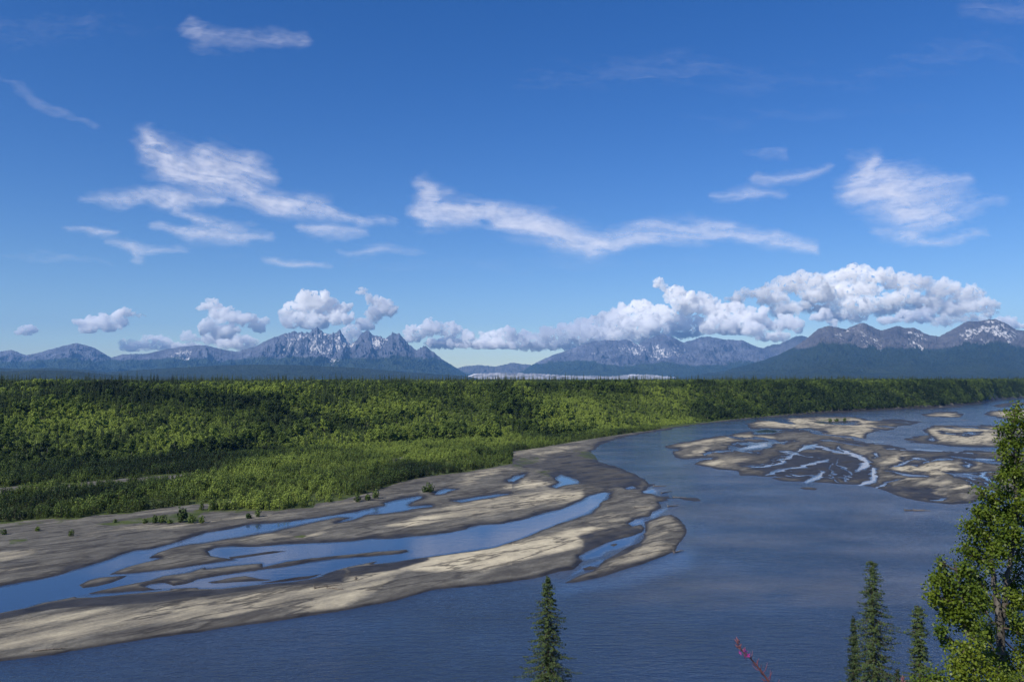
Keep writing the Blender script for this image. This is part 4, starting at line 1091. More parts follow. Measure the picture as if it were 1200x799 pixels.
P_BROAD = [proto('broadleaf_tree', broadleaf_mesh(500 + i, *p), [M_BROAD, M_BARK_PALE]) for i, p in enumerate([(9, 6.2, 12, 60, .46), (11, 6.5, 14, 60, .50), (8, 6.8, 12, 60, .46), (10, 5.2, 11, 60, .44), (12, 7.2, 15, 60, .52)])]
P_SPR = [proto('spruce_tree', spruce_mesh(600 + i, *p), [M_SPRUCE, M_BARK_DARK]) for i, p in enumerate([(14, 3.4, 18), (16, 3.0, 20), (11, 2.8, 15), (17, 3.8, 20)])]
P_SHR = [proto('alder_shrub', shrub_mesh(700 + i, *p), [M_WILLOW, M_BARK_DARK]) for i, p in enumerate([(3.0, 5.0, 150), (3.8, 5.5, 170), (2.4, 4.6, 140), (4.4, 5.4, 180)])]
P_WIL = [proto('willow_shrub', shrub_mesh(720 + i, *p), [M_WILLOW, M_BARK_DARK]) for i, p in enumerate([(4.2, 3.6, 170, True, .30), (5.2, 3.8, 190, True, .32), (3.4, 3.2, 150, True, .28)])]

# ------------------------------------------------------------------ scatter the woods
def sample_sector(n, d0, d1, r, u0=-0.72, u1=0.72, power=1.0):
    u = r.uniform(u0, u1, n)
    q = r.uniform(0, 1, n)
    d = np.sqrt(d0 ** 2 + (d1 ** 2 - d0 ** 2) * q) if power == 1.0 else d0 * (d1 / d0) ** q
    return u * d, d

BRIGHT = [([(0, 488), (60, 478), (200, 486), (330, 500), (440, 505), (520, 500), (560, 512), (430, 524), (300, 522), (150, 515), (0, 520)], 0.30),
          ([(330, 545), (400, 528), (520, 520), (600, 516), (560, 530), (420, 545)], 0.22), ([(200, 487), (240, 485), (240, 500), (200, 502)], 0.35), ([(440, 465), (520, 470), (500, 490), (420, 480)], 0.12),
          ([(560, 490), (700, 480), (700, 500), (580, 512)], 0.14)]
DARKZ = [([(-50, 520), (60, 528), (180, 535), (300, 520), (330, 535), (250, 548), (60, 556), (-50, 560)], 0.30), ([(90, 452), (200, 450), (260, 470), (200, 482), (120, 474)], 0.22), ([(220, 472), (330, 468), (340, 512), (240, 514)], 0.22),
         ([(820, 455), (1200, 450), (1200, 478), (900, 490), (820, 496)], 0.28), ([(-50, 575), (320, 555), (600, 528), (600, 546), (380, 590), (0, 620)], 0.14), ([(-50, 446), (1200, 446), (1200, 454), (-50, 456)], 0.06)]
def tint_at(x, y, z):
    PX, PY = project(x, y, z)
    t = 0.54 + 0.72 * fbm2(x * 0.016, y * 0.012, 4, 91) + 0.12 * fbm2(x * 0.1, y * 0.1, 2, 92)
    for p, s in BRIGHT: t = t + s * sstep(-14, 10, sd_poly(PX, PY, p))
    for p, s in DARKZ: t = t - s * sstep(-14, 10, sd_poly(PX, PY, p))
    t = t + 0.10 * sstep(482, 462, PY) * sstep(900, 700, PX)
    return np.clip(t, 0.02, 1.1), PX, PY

rs = np.random.default_rng(4242)
def classify(x, y):
    u = x / y
    dv = np.interp(u, eu, ed); dh = np.interp(u, fu, fd)
    return (y > dv + 2), (y - dh)

def thin_by_bare(x, y):
    PX, PY = project(x, y, 0.0)
    ok = np.ones(x.shape, bool)
    for p in BARE: ok &= ~inpoly(PX, PY, p)
    return ok

def scatter_set(n, d0, d1, keep, size, hz=0.0, lin=True):
    x, y = sample_sector(n, d0, d1, rs, power=1.0 if lin else 0)
    inv, t = classify(x, y)
    k = keep(x, y, inv, t)
    x, y = x[k], y[k]
    z = ground(x, y) - 0.15
    tint, PX, PY = tint_at(x, y, z + 3)
    s = size[0] + (size[1] - size[0]) * rs.uniform(0, 1, len(x)) ** 1.3
    return dict(x=x, y=y, z=z, tint=tint, s=s, rot=rs.uniform(0, 6.283, len(x)), px=PX, py=PY)

clump = lambda x, y: fbm2(x * 0.012 + 4, y * 0.009, 4, 95)
def keep_broad(x, y, inv, t):
    u = x / y
    c = clump(x, y)
    p = 0.10 + 1.1 * sstep(0.02, 0.22, c) + 0.5 * sstep(260, 420, t) + 0.7 * sstep(0.22, 0.36, u)
    return (t > 6) & (rs.uniform(0, 1.35, len(x)) < p)
def keep_spruce(x, y, inv, t):
    c = clump(x + 300, y)
    p = 0.13 + 0.40 * sstep(0.05, 0.3, c) + 0.8 * sstep(260, 460, t)
    return (t > 10) & (rs.uniform(0, 1.0, len(x)) < p)
def keep_shrub(x, y, inv, t): return (t > -4) & inv & (rs.uniform(0, 1, len(x)) < 0.95)
def keep_willow(x, y, inv, t):
    c = fbm2(x * 0.02, y * 0.02, 3, 97)
    dv = np.interp(x / y, eu, ed)
    return inv & (t < 14) & thin_by_bare(x, y) & (rs.uniform(0, 1, len(x)) < 0.55 + 1.2 * sstep(-0.3, 0.1, c)) 

def scatter_band(n, t0, t1, keep, size, u0=-0.72, u1=0.72):
    """even cover of the ground between t0 and t1 metres behind the foot of the slope"""
    u = rs.uniform(u0, u1, n); t = rs.uniform(t0, t1, n)
    d0 = np.interp(u, fu, fd); y = d0 + t
    k = rs.uniform(0, 1, n) < y / 2800.0
    u, y = u[k], y[k]; x = u * y
    inv, t = classify(x, y)
    k = keep(x, y, inv, t); x, y = x[k], y[k]
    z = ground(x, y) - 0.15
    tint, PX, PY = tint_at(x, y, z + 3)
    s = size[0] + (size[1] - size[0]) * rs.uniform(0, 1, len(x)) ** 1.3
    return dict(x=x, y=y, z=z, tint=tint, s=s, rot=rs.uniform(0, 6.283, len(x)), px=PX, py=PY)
broad = scatter_band(110000, 5, 620, keep_broad, (0.40, 1.35))
broad2 = scatter_band(60000, 600, 1900, lambda x, y, i, t: rs.uniform(0, 1, len(x)) < .6, (0.8, 1.15))
spr = scatter_band(52000, 10, 620, keep_spruce, (0.45, 1.0))
spr2 = scatter_band(42000, 350, 2200, lambda x, y, i, t: rs.uniform(0, 1, len(x)) < .5, (0.6, 1.1))
spr3 = scatter_band(9000, 230, 1100, lambda x, y, i, t: clump(x * 1.5, y) > -0.10, (1.1, 1.8))
shr = scatter_band(150000, -4, 430, keep_shrub, (0.55, 1.2))
wil = scatter_set(105000, 370, 1100, keep_willow, (0.35, 1.45))
wil['tint'] += 0.30 * fbm2(wil['x'] * 0.05, wil['y'] * 0.035, 3, 131)
wil['s'] *= 1 + 0.45 * fbm2(wil['x'] * 0.04 + 9, wil['y'] * 0.025, 3, 132)
broad['tint'] -= 0.06; shr['tint'] += 0.14; wil['tint'] -= 0.04
def cat_(a, b): return {k: np.concatenate([a[k], b[k]]) for k in a}
broad = cat_(broad, broad2); spr = cat_(cat_(spr, spr2), spr3)
wil['s'] *= np.interp(wil['px'], [-50, 300, 600], [1.1, 1.0, 0.9])

COLS = [(60, 'below the far left ridge'), (130, 'below the pointed blue mountain'), (220, 'below the long low ridge'), (320, 'below the ragged hollow cloud'), (410, 'below the snowy spires'), (475, 'below the dark twin peaks'), (550, 'left of the pale glacier'), (620, 'below the pale glacier'), (720, 'below the middle mountains\' left shoulder'), (830, 'below the middle mountains\' summits'), (950, 'below the far blue peak'), (1060, 'below the right hand summits'), (1300, 'below the highest summit at right')]
def col_of(px):
    for lim, s in COLS:
        if px < lim: return s
    return COLS[-1][1]
def tone_of(t): return 'dark green' if t < 0.36 else ('mid green' if t < 0.62 else 'bright yellow-green')
def row_of(py):
    return 'on the skyline' if py < 452 else 'near the top of the slope' if py < 470 else 'halfway down the slope' if py < 500 else 'low on the slope' if py < 535 else 'on the flats by the gravel'

def scatter_object(name, data, protos, label_kind, cat, group, n_ind=300):
    """the nearest become things of their own; the rest become one mass"""
    key = data['s'] / data['y'] * (1 + 0.0 * data['y'])
    inframe = (data['px'] > 3) & (data['px'] < 1197)
    order = np.argsort(-(key * np.where(inframe, 1, 0)))
    ind, rest = order[:n_ind], order[n_ind:]
    for j, i in enumerate(ind):
        if j < len(protos): o = protos[j]
        else:
            o = protos[j % len(protos)].copy(); COL.objects.link(o)
        o.location = (data['x'][i], data['y'][i], data['z'][i])
        o.rotation_euler = (0, 0, data['rot'][i]); s = data['s'][i]
        o.scale = (s, s, s * (0.9 + 0.2 * ((i * 7) % 10) / 10))
        o['tint'] = float(data['tint'][i])
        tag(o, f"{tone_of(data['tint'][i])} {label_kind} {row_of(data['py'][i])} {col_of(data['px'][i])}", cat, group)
    me = bpy.data.meshes.new(name)
    P = np.stack([data['x'][rest], data['y'][rest], data['z'][rest]], 1).astype(np.float32)
    me.vertices.add(len(P)); me.vertices.foreach_set('co', P.ravel())
    def put(n, v, t='FLOAT'):
        a = me.attributes.new(n, t, 'POINT'); a.data.foreach_set('value', np.ascontiguousarray(v))
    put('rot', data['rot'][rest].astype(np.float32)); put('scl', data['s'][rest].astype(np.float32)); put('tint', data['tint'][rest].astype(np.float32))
    put('kindno', (np.arange(len(P)) % len(protos)).astype(np.int32), 'INT')
    ob = bpy.data.objects.new(name, me); COL.objects.link(ob)
    tag(ob, kind='stuff')
    ng = bpy.data.node_groups.new(name, 'GeometryNodeTree')
    ng.interface.new_socket('Geometry', in_out='INPUT', socket_type='NodeSocketGeometry')
    ng.interface.new_socket('Geometry', in_out='OUTPUT', socket_type='NodeSocketGeometry')
    gi = ng.nodes.new('NodeGroupInput'); go = ng.nodes.new('NodeGroupOutput')
    jn = ng.nodes.new('GeometryNodeJoinGeometry')
    def named(n, t='FLOAT'):
        a = ng.nodes.new('GeometryNodeInputNamedAttribute'); a.data_type = t; a.inputs['Name'].default_value = n
        return a.outputs[0]
    rot, scl, kn = named('rot'), named('scl'), named('kindno', 'INT')
    cx = ng.nodes.new('ShaderNodeCombineXYZ'); ng.links.new(rot, cx.inputs[2])
    for k, p in enumerate(protos):
        oi = ng.nodes.new('GeometryNodeObjectInfo'); oi.transform_space = 'ORIGINAL'
        oi.inputs['Object'].default_value = p; oi.inputs['As Instance'].default_value = True
        cmp_ = ng.nodes.new('FunctionNodeCompare'); cmp_.data_type = 'INT'; cmp_.operation = 'EQUAL'
        ng.links.new(kn, cmp_.inputs[2]); cmp_.inputs[3].default_value = k
        ip = ng.nodes.new('GeometryNodeInstanceOnPoints')
        ng.links.new(gi.outputs[0], ip.inputs['Points']); ng.links.new(cmp_.outputs[0], ip.inputs['Selection'])
        ng.links.new(oi.outputs['Geometry'], ip.inputs['Instance']); ng.links.new(cx.outputs[0], ip.inputs['Rotation'])
        ng.links.new(scl, ip.inputs['Scale'])
        ng.links.new(ip.outputs[0], jn.inputs[0])
    ng.links.new(jn.outputs[0], go.inputs[0])
    md = ob.modifiers.new('scatter', 'NODES'); md.node_group = ng
    return ob

scatter_object('broadleaf_forest', broad, P_BROAD, 'broadleaf tree', 'tree', 'broadleaf trees on the far slope')
scatter_object('spruce_forest', spr, P_SPR, 'pointed spruce', 'tree', 'spruces on the far slope')
scatter_object('alder_shrubbery', shr, P_SHR, 'rounded alder shrub', 'shrub', 'alder shrubs on the far slope')
scatter_object('willow_shrubbery', wil, P_WIL, 'upright willow shrub', 'shrub', 'willows on the flats')

# single bushes standing on the gravel
BUSH = [(181, 612.5, 1.2, 'dark round bush at the left end of the row of three on the grey gravel'), (190, 613, 1.1, 'middle bush of the row of three on the grey gravel'), (199, 613.5, 0.9, 'smallest bush of the row of three on the grey gravel'),
        (214, 612, 1.7, 'broad dark bush beside the head of the blue channel'), (224, 613, 1.3, 'bush joined to the broad dark bush beside the channel'), (237, 613, 1.0, 'low bush right of the broad dark one beside the channel'),
        (291, 607, 1.15, 'dark bush at the water edge, left of the reflected pair'), (303, 605.5, 1.0, 'dark bush at the water edge, right of the reflected pair'), (387, 588.5, 0.9, 'small round bush on the pale sand spit'),
        (420, 588, 1.2, 'left bush of the low thicket on the sand spit'), (430, 586, 1.5, 'middle bush of the low thicket on the sand spit'), (441, 584, 1.2, 'right bush of the low thicket on the sand spit'),
        (498, 576, 1.25, 'left half of the lone dark thicket among the pools'), (505, 575.5, 1.6, 'right half of the lone dark thicket among the pools'), (43, 622, 0.9, 'small bush alone on the mud at far left'), (84, 628, 0.7, 'tiny bush on the mud right of the small lone one'), (170, 613, .8, 'pale low bush left of the row of three'),
        (973, 494, 1.8, 'bush on the sandbar top in the braided river, left one'), (980, 493.5, 2.2, 'largest bush on the sandbar top in the braided river'), (990, 493.5, 1.6, 'bush on the sandbar top in the braided river, right one'), (135, 612, .6, 'tiny bush at the foot of the willow flats'), (5, 626, .8, 'low bush at the left edge of the mud')]
for i, (px, py, s, lab) in enumerate(BUSH):
    x, y = at_plane(px, py, 0.9)
    o = P_SHR[i % 4].copy(); COL.objects.link(o); o.name = 'bush'
    o.location = (float(x), float(y), float(ground(np.array([x]), np.array([y]))[0]) - 0.1)
    o.rotation_euler = (0, 0, i * 1.7); o.scale = (s * .8, s * .8, s * 1.05); o['tint'] = 0.28 + 0.1 * (i % 3)
    tag(o, lab, 'bush', 'bushes out on the gravel')

# ------------------------------------------------------------------ driftwood and snags
def drift(px, py, length, ang, label, seed, root=True, name='driftwood_log', z=0.35):
    r = np.random.default_rng(seed)
    x, y = at_plane(px, py, 0.3)
    z0 = max(0.02, float(ground(np.array([x]), np.array([y]))[0]))
    parts = []
    n = 6
    pts = [((t - .5) * length, r.normal() * .12, 0.22 + r.normal() * .05) for t in np.linspace(0, 1, n)]
    parts.append((*limb(pts, np.linspace(0.26, 0.08, n), 7), 0, None))
    if root:
        for j in range(7):
            a = j * 0.9 + r.normal() * .2
            parts.append((*limb([(-length / 2, 0, .25), (-length / 2 - .3, math.cos(a) * .5, .3 + math.sin(a) * .5), (-length / 2 - .35, math.cos(a) * 1.0, max(0.0, .35 + math.sin(a) * 1.0))], [.12, .08, .03], 5), 0, None))
    for j in range(3):
        t = r.uniform(-.1, .45) * length
        parts.append((*limb([(t, 0, .25), (t + .5, r.normal() * .6, .6 + r.uniform(0, .5))], [.06, .02], 5), 0, None))
    V, F, mi, lv = join_parts(parts)
    o = mesh_np(name, V, F, M_DRIFT, True)
    o.location = (float(x), float(y), z0 - 0.05); o.rotation_euler = (0, 0, ang)
    tag(o, label, 'driftwood', 'driftwood along the river')
drift(385, 690, 9, 0.5, 'pale drift log lying on the long gravel bar', 1)
drift(393, 693, 6, -0.4, 'shorter dark drift log at the right end of the pale one', 2)
drift(417, 680, 3, 1.9, 'dark stump standing on the long bar above the pale log', 3)
drift(774, 569, 9, 0.2, 'snag in the main channel off the dark mud point', 4)
drift(781, 576, 11, 0.8, 'snag in the shallows below the first one off the mud point', 5)
drift(797, 582.5, 8, -0.3, 'snag furthest out in the main channel', 6)
drift(789, 592, 7, 0.5, 'snag stranded just above the tapering bar', 7)
drift(796, 645, 6, 0.6, 'snag in the water beside the blunt end of the tapering bar', 8)
drift(1072, 597, 11, 0.1, 'dark snag in the river below the braided bars, left one', 9)
drift(1081, 597.5, 8, -0.2, 'dark snag in the river below the braided bars, right one', 10)
drift(752, 596, 8, 0.3, 'dark log half in the small inlet pool', 11)
drift(1130, 492, 12, 0.1, 'log on the upper sandbar near the far river', 12)
drift(56, 763, 8, 0.35, 'thin log at the waterline of the long bar at far left', 13, root=False)

# ------------------------------------------------------------------ foreground spruces
def near_spruce(px, py_top, dist, width_m, label, seed, tint=0.5, dense=1.0, lean=0.0, taper=0.75, group='spruces on the near bank'):
    r = np.random.default_rng(seed)
    top = at_depth(px, py_top, dist)
    gz_ = float(ground(np.array([top.x]), np.array([top.y]))[0])
    h = top.z - gz_
    root = empty('spruce_tree', (top.x, top.y, gz_))
    tag(root, label, 'tree', group)
    tv, tf = limb([(0, 0, -0.5), (0.05, 0, h * .3), (0.0, 0.04, h * .7), (0, 0, h - 0.02)], [0.20, 0.15, 0.07, 0.008], 8)
    mesh_np('trunk', tv, tf, M_BARK_DARK, True, parent=root)
    Vb = []; Fb = []; offb = 0
    C = []; N = []; SZ = []
    z = h - 0.10
    vis = 11.0
    while z > h * 0.12:
        dt = h - z
        fine = dt < vis
        L = width_m * 0.5 * min(1.0, (dt / 8.0)) ** taper * 1.0 * (1 + 0.22 * math.sin(z * 6.8 + seed)) + 0.10
        m = r.integers(5, 8)
        a0 = r.uniform(0, 6.28)
        for j in range(m):
            if r.uniform() < 0.06: continue
            a = a0 + j * 6.283 / m + r.normal() * 0.25
            l = L * r.uniform(0.55, 1.18) * (1 + 0.22 * math.sin(z * 1.7 + a * 2))
            d = np.array([math.cos(a), math.sin(a), 0.0]); s = np.array([-d[1], d[0], 0])
            droop = 0.18 + 0.35 * min(1, dt / 7)
            zj = z + r.normal() * 0.06
            npt = 5
            pts = []
            for q in np.linspace(0, 1, npt):
                pts.append(d * l * q + np.array([0, 0, zj - droop * l * (q - 0.42 * q * q * q) + (0.25 * l * q if dt < 0.8 else 0)]))
            if fine:
                v, f = limb(pts, np.linspace(0.018, 0.004, npt), 4)
                Vb.append(v); Fb.append(f + offb); offb += len(v)
            nb = int((l / 0.034 + 4) * dense) if fine else int(l / 0.12 + 3)
            q = r.uniform(0.08, 1.0, nb) ** 0.8
            P = d[None] * (l * q)[:, None] + np.stack([q * 0, q * 0, zj - droop * l * (q - 0.42 * q ** 3) + (0.25 * l * q if dt < 0.8 else 0)], 1)
            wdt = 0.28 * l * (1 - q) + 0.05
            P = P + s[None] * (r.uniform(-1, 1, nb) * wdt)[:, None]
            P[:, 2] += -r.uniform(0, 0.10, nb) + 0.03
            C.append(P)
            nn = r.normal(size=(nb, 3)) * 0.6 + np.array([0, 0, 1.0]) + d * 0.5
            N.append(nn); SZ.append(np.full(nb, 0.066 if fine else 0.22) * r.uniform(0.6, 1.35, nb))
        z -= (0.115 if fine else 0.42) * r.uniform(0.7, 1.3)
    if Vb: mesh_np('branches', np.concatenate(Vb), np.concatenate(Fb), M_BARK_DARK, False, parent=root)
    C = np.concatenate(C); N = np.concatenate(N); SZ = np.concatenate(SZ)
    n = len(C)
    v, f = leaf_quads(C, N, SZ, r, 0.42)
    cl = np.clip(0.5 + 0.25 * fbm3(C[:, 0] * 1.8, C[:, 1] * 1.8, C[:, 2] * 1.8, 3, seed) + r.normal(0, .13, n), 0, 1)
    o = mesh_np('needles', v, f, M_NEAR_SPRUCE, False, {'leafvar': np.repeat(cl, 4)}, parent=root)
    o['tint'] = tint
    root.rotation_euler = (0, lean, 0)
    return root

near_spruce(642, 675, 60, 3.5, 'tall spruce rising alone from the bottom edge left of centre, in front of the river', 21, 0.70, taper=0.62, dense=1.5)
near_spruce(1022, 657, 52, 3.3, 'tallest spruce of the near group, standing between the thin dark one and the grey-green one', 22, 0.62, dense=1.25, taper=0.62)
near_spruce(1000, 722, 58, 1.35, 'thin dark spruce close against the left side of the tallest near spruce', 23, 0.25, taper=0.6, dense=1.5)  # stands in shadow; the shade is put into its darker needle tint
near_spruce(1076, 709, 50, 2.1, 'narrow grey-green spruce left of the leafy birch', 24, 0.70, taper=0.45, dense=1.5)
near_spruce(1052, 783, 46, 1.8, 'top of a small dark spruce between the two larger near spruces', 25, 0.15)

# ------------------------------------------------------------------ near birches
def birch(name_label, base_px, dist, trunks, blobs, seed, leaf=0.052, tint=0.5, per=1.0, cat='tree', kind='birch_tree', bark=None):
    """trunks: lists of (px, py, depth, radius); blobs: (px, py, depth, r_px, n, attached trunk index, tint shift)"""
    r = np.random.default_rng(seed)
    bx = at_depth(base_px, 799, dist)
    gz_ = float(ground(np.array([bx.x]), np.array([bx.y]))[0])
    org = Vector((bx.x, bx.y, gz_))
    root = empty(kind, org)
    tag(root, name_label, cat)
    tr_pts = []
    for k, t in enumerate(trunks):
        pts = [np.array(at_depth(px, py, d) - org) for px, py, d, rad in t]; rad = [q[3] for q in t]
        if k == 0:
            pts = [np.array([pts[0][0] * 0.2, pts[0][1] * .2, -0.4])] + [pts[0] * np.array([1, 1, 0]) * 0.6 + np.array([0, 0, pts[0][2] * 0.5])] + pts
            rad = [rad[0] * 1.7, rad[0] * 1.3] + rad
        # smooth wander
        P = []; Q = []
        for i in range(len(pts) - 1):
            for q in np.linspace(0, 1, 5)[:-1]:
                P.append(pts[i] * (1 - q) + pts[i + 1] * q + r.normal(size=3) * 0.025); Q.append((rad[i] * (1 - q) + rad[i + 1] * q) * 0.66)
        P.append(pts[-1]); Q.append(rad[-1])
        tr_pts.append(P)
        v, f = limb(P, Q, 10)
        mesh_np('trunk', v, f, bark or M_BARK_BIRCH, True, parent=root)
    Vb = []; Fb = []; ob = 0; C = []; N = []; TV = []
    for (px, py, d, rp, n, ti, dt) in blobs:
        c = np.array(at_depth(px, py, d) - org); m = rp * d / FP
        # limb from the nearest lower point of the trunk
        cand = [p for p in tr_pts[ti] if p[2] < c[2] - 0.2 * m] or [tr_pts[ti][0]]
        p0 = min(cand, key=lambda p: np.linalg.norm(p - (c - [0, 0, m * .8])))
        midp = (p0 + c) / 2 + np.array([0, 0, -0.08]) * m + r.normal(size=3) * 0.06
        v, f = limb([p0, midp, c + [0, 0, m * .3]], [0.035, 0.022, 0.008], 5)
        Vb.append(v); Fb.append(f + ob); ob += len(v)
        k = 7
        for j in range(k):
            dd_ = r.normal(size=3); dd_ /= np.linalg.norm(dd_)
            e = c + dd_ * m * r.uniform(.6, 1.0) * np.array([1, 1, .9])
            v, f = limb([midp * .4 + c * .6, (midp + c + e) / 3 + r.normal(size=3) * .03, e], [0.012, 0.008, 0.003], 4)
            Vb.append(v); Fb.append(f + ob); ob += len(v)
        nn = int(n * per)
        # leaves gather in sprays
        ns = max(4, nn // 16)
        sd = r.normal(size=(ns, 3)); sd /= np.linalg.norm(sd, axis=1, keepdims=True)
        sc = c + sd * m * (r.uniform(0.15, 1.05, ns)[:, None]) * np.array([1, 1, 0.95])
        idx = r.integers(0, ns, nn)
        P = sc[idx] + r.normal(size=(nn, 3)) * np.array([.085, .085, .10])
        C.append(P)
        N.append(r.normal(size=(nn, 3)) * 0.8 + (P - c) / m * 0.5 + np.array([0, 0, 0.45]))
        TV.append(np.clip(0.5 + dt + (r.normal(0, .15, ns))[idx] + r.normal(0, .10, nn), 0, 1.4))
    mesh_np('branches', np.concatenate(Vb), np.concatenate(Fb), M_BARK_DARK, True, parent=root)
    C = np.concatenate(C); N = np.concatenate(N); TV = np.concatenate(TV)
    v, f = leaf_quads(C, N, leaf * r.uniform(0.7, 1.2, len(C)), r, 0.62)
    o = mesh_np('crown', v, f, M_BIRCH, False, {'leafvar': np.repeat(TV, 4)}, parent=root)
    o['tint'] = tint
    return root

birch('tall dark green birch with a forked grey trunk at the right edge', 1172, 25,
      [[(1176, 799, 25, .21), (1172, 740, 25, .19), (1168, 700, 25, .15), (1163, 668, 25, .11), (1160, 630, 25, .09), (1163, 590, 25.2, .05)],
       [(1172, 745, 25, .14), (1178, 700, 25.1, .13), (1182, 668, 25.1, .11), (1192, 620, 25.2, .10), (1190, 560, 25.3, .07), (1188, 510, 25.4, .04), (1191, 474, 25.5, .012)]],
      [(1191, 478, 25.5, 7, 110, 1, .1), (1186, 490, 25.4, 12, 330, 1, 0), (1198, 497, 25.6, 12, 300, 1, .1), (1172, 500, 25.2, 6, 70, 1, .1), (1183, 512, 25.3, 15, 520, 1, -.1), (1178, 525, 25.0, 10, 220, 1, 0), (1196, 520, 25.7, 15, 420, 1, 0),
       (1172, 532, 25.0, 8, 120, 1, .1), (1192, 540, 25.4, 16, 500, 1, -.1), (1182, 553, 25.2, 14, 420, 1, -.05), (1196, 570, 25.5, 17, 560, 1, -.1), (1178, 578, 25.0, 17, 560, 1, -.05), (1162, 582, 25.0, 12, 280, 0, .05), (1150, 577, 24.8, 9, 120, 0, .15), (1146, 600, 24.8, 12, 300, 0, .0),
       (1160, 603, 25.0, 18, 720, 0, -.15), (1182, 602, 25.4, 20, 800, 1, -.1), (1198, 610, 25.5, 18, 500, 1, 0), (1137, 618, 24.8, 13, 360, 0, .05), (1152, 628, 25.0, 20, 900, 0, -.2), (1174, 634, 25.6, 20, 800, 0, -.2), (1195, 645, 25.8, 18, 500, 1, -.05),
       (1135, 645, 24.8, 14, 420, 0, -.05), (1150, 655, 25.3, 18, 700, 0, -.25), (1198, 670, 25.7, 20, 600, 1, 0), (1186, 690, 25.9, 22, 700, 1, -.1), (1146, 682, 25.6, 18, 600, 0, -.25), (1198, 705, 25.5, 18, 500, 1, .15), (1190, 735, 25.8, 22, 800, 1, .1), (1150, 710, 25.8, 18, 600, 0, -.2), (1155, 745, 26, 18, 700, 0, -.2), (1200, 770, 25.4, 22, 800, 1, .2), (1160, 775, 25.9, 20, 800, 0, -.15), (1190, 790, 25.2, 16, 500, 1, .15),
       (1172, 645, 24.2, 16, 520, 0, -.05), (1160, 662, 24.3, 10, 180, 0, 0), (1190, 628, 24.4, 14, 420, 1, 0), (1198, 590, 24.5, 14, 380, 1, 0), (1176, 560, 24.5, 9, 200, 1, 0), (1196, 552, 24.8, 10, 240, 1, 0), (1172, 690, 24.0, 7, 90, 0, .05), (1182, 720, 24.2, 9, 130, 1, .1), (1165, 770, 24.2, 14, 330, 0, .1), (1180, 790, 24.2, 13, 330, 0, .15), (1160, 730, 24.3, 8, 100, 0, 0), (1190, 700, 24.4, 13, 330, 1, .05), (1152, 700, 24.4, 10, 220, 0, 0), (1198, 735, 24.3, 12, 300, 1, .15), (1178, 620, 24.3, 14, 380, 1, 0)],
      31, tint=0.50, per=0.92)
birch('yellow-green young birch leaning out left of the forked grey trunk', 1140, 22,
      [[(1142, 799, 22, .07), (1136, 760, 22, .06), (1130, 715, 22, .045), (1124, 680, 22, .03), (1118, 655, 22, .012)]],
      [(1103, 660, 22, 7, 100, 0, .15), (1112, 675, 22, 12, 330, 0, 0), (1098, 682, 21.9, 11, 300, 0, .2), (1095, 700, 21.8, 11, 320, 0, .25), (1112, 700, 22, 15, 620, 0, .05), (1128, 668, 22.1, 13, 420, 0, .0), (1132, 690, 22.2, 15, 560, 0, -.1), (1108, 720, 22, 13, 400, 0, .05), (1128, 716, 22, 15, 560, 0, 0),
       (1102, 742, 21.9, 9, 200, 0, -.15), (1110, 752, 22, 8, 130, 0, -.2), (1138, 735, 22.1, 14, 520, 0, .05), (1146, 708, 22.2, 12, 360, 0, -.1), (1124, 755, 22, 8, 120, 0, 0)],
      32, tint=0.64, per=1.0)
birch('bright yellow-green leafy bush filling the bottom right corner', 1140, 17,
      [[(1135, 830, 17, .04), (1132, 800, 17, .03), (1128, 765, 17, .01)], [(1165, 830, 17, .04), (1168, 800, 17, .03), (1172, 780, 17, .01)], [(1102, 830, 17, .03), (1100, 805, 17, .02), (1098, 785, 17, .008)]],
      [(1135, 765, 17, 17, 620, 0, .25), (1120, 782, 17, 17, 620, 0, .2), (1150, 785, 17, 19, 700, 0, .25), (1100, 795, 17, 12, 340, 2, .1), (1084, 800, 17, 10, 200, 2, -.1), (1172, 798, 16.9, 17, 560, 1, .1), (1130, 802, 16.9, 19, 700, 0, .2), (1196, 800, 17, 13, 300, 1, .1), (1142, 748, 17.1, 8, 120, 0, .2)],
      33, leaf=0.036, tint=0.62, per=1.0, cat='bush', kind='birch_bush', bark=M_BARK_DARK)

# ------------------------------------------------------------------ fireweed
def simple_mat(name, col, rough=0.6, trans=0.0):
    m, nt, out = new_mat(name); b = NB(nt)
    p = b.n('ShaderNodeBsdfPrincipled'); p.inputs['Roughness'].default_value = rough
    c = b.mix(b.mr(b.noise(40, 3), 0.3, 0.7), tuple(v * 0.75 for v in col), col)
    b.link(c, p.inputs['Base Color']); b.link(p.outputs[0], out.inputs[0])
    return m
M_STEM = simple_mat('fireweed_stem', (0.12, 0.040, 0.036))
M_POD = simple_mat('fireweed_pods', (0.15, 0.032, 0.050))
M_PETAL = simple_mat('fireweed_petals', (0.36, 0.025, 0.24))
M_BUD = simple_mat('fireweed_buds', (0.24, 0.08, 0.085))
M_FLEAF = simple_mat('fireweed_leaves', (0.07, 0.12, 0.03))

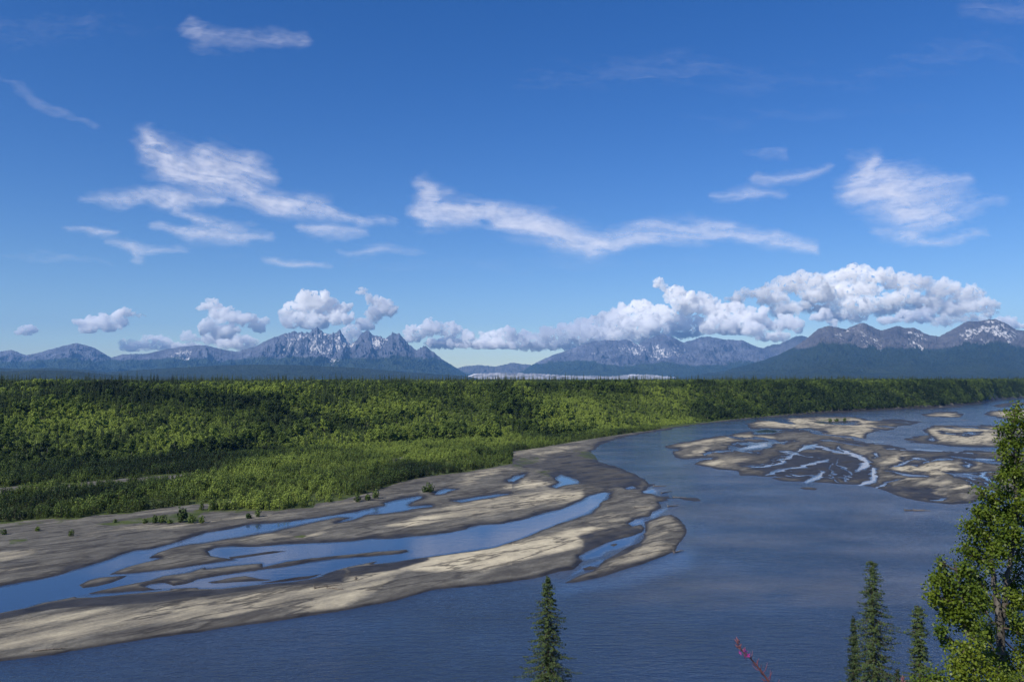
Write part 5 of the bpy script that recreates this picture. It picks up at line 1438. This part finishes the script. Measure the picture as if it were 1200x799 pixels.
def fireweed(pix, dist, label, seed, flowers=True):
    r = np.random.default_rng(seed)
    tip = at_depth(pix[0][0], pix[0][1], dist)
    low = at_depth(pix[-1][0], pix[-1][1], dist)
    bx, by = low.x + 0.10, low.y + 0.05
    gz_ = float(ground(np.array([bx]), np.array([by]))[0])
    org = Vector((bx, by, gz_))
    root = empty('fireweed', org); tag(root, label, 'flower')
    pts = [np.array([0, 0, -0.05])] + [np.array(at_depth(p[0], p[1], dist) - org) for p in pix[::-1]]
    P = []
    for i in range(len(pts) - 1):
        for q in np.linspace(0, 1, 9)[:-1]: P.append(pts[i] * (1 - q) + pts[i + 1] * q)
    P.append(pts[-1])
    P = np.array(P)
    for _ in range(4): P[1:-1] = (P[:-2] + P[2:] + 2 * P[1:-1]) / 4
    v, f = limb(list(P), np.linspace(0.0045, 0.0012, len(P)), 7)
    mesh_np('stem', v, f, M_STEM, True, parent=root)
    seg = np.linalg.norm(np.diff(P, axis=0), axis=1); cum = np.concatenate([[0], np.cumsum(seg)]); Lt = cum[-1]
    def on(s): return np.array([np.interp(s, cum, P[:, i]) for i in range(3)])
    axis = (P[-1] - P[-8]); axis /= np.linalg.norm(axis)
    # seed pods up the stem
    parts = []
    s = Lt - 0.44
    k = 0
    while s < Lt - 0.055:
        a = k * 2.4
        side = np.array([math.cos(a), math.sin(a), 0]); side -= axis * side.dot(axis); side /= np.linalg.norm(side)
        p = on(s); l = 0.036 * r.uniform(.7, 1.2) * (1 if s < Lt - 0.12 else .6)
        parts.append((*limb([p, p + side * l * .35 + axis * l * .12, p + side * l * .75 + axis * l * .55 + np.array([0, 0, .004])], [.0007, .0014, .0006], 5), 0, None))
        s += 0.0075 * r.uniform(.7, 1.3); k += 1
    V, F, _, _ = join_parts(parts); mesh_np('seed_pods', V, F, M_POD, True, parent=root)
    # flowers
    if flowers:
        for j, s in enumerate(np.linspace(Lt - 0.062, Lt - 0.032, 5)):
            a = j * 2.4 + 2.6
            side = np.array([math.cos(a), math.sin(a), 0]); side -= axis * side.dot(axis); side /= np.linalg.norm(side)
            c = on(s) + side * 0.016
            c = on(s) + side * 0.009
            Vp = []; Fp = []
            t1 = np.cross(side, axis); t1 /= np.linalg.norm(t1); t2 = np.cross(side, t1)
            for q in range(4):
                b_ = q * math.pi / 2 + .3
                dq = math.cos(b_) * t1 + math.sin(b_) * t2; sq = np.cross(side, dq)
                base = len(Vp) * 1
                Vp += [c, c + dq * .005 + sq * .0035 + side * .002, c + dq * .010 + sq * .004 + side * .004, c + dq * .0125 + side * .003, c + dq * .010 - sq * .004 + side * .004, c + dq * .005 - sq * .0035 + side * .002]
                o_ = base
                Fp += [(o_, o_ + 1, o_ + 2, o_ + 3), (o_, o_ + 3, o_ + 4, o_ + 5)]
            Vp = c + (np.array(Vp) - c) * 0.62
            mesh_np('flower', np.array(Vp), np.array(Fp), M_PETAL, False, parent=root)
    parts = []
    for j, s in enumerate(np.linspace(Lt - 0.035, Lt, 12)):
        a = j * 2.4
        side = np.array([math.cos(a), math.sin(a), 0]); p = on(s)
        parts.append((*limb([p, p + side * .004 + axis * .002, p + side * .010 * (1.2 - j / 14) + axis * .006, p + side * .013 * (1.2 - j / 14) + axis * .011], [.0005, .0016, .0018, .0004], 5), 0, None))
    V, F, _, _ = join_parts(parts); mesh_np('buds', V, F, M_BUD, True, parent=root)
    # willow-like leaves lower down
    Vl = []; Fl = []
    for j, s in enumerate(np.linspace(0.15, Lt - 0.45, 34)):
        a = j * 2.4; side = np.array([math.cos(a), math.sin(a), 0.25]); p = on(s); l = 0.09
        t = np.cross(side, [0, 0, 1.0]); t /= np.linalg.norm(t); o_ = len(Vl)
        Vl += [p, p + side * l * .4 + t * .008, p + side * l - np.array([0, 0, .02]), p + side * l * .4 - t * .008]; Fl.append((o_, o_ + 1, o_ + 2, o_ + 3))
    mesh_np('leaves', np.array(Vl), np.array(Fl), M_FLEAF, False, parent=root)

fireweed([(864, 750), (867, 760), (878, 769), (889, 782), (899, 795), (908, 812), (914, 840)], 2.6, 'fireweed spike with magenta flowers at its tip, leaning left at the bottom edge', 51)
fireweed([(1058, 794), (1058, 800), (1060, 812), (1062, 830)], 3.6, 'pink tip of a second fireweed just showing beside the small dark spruce top', 52, flowers=False)
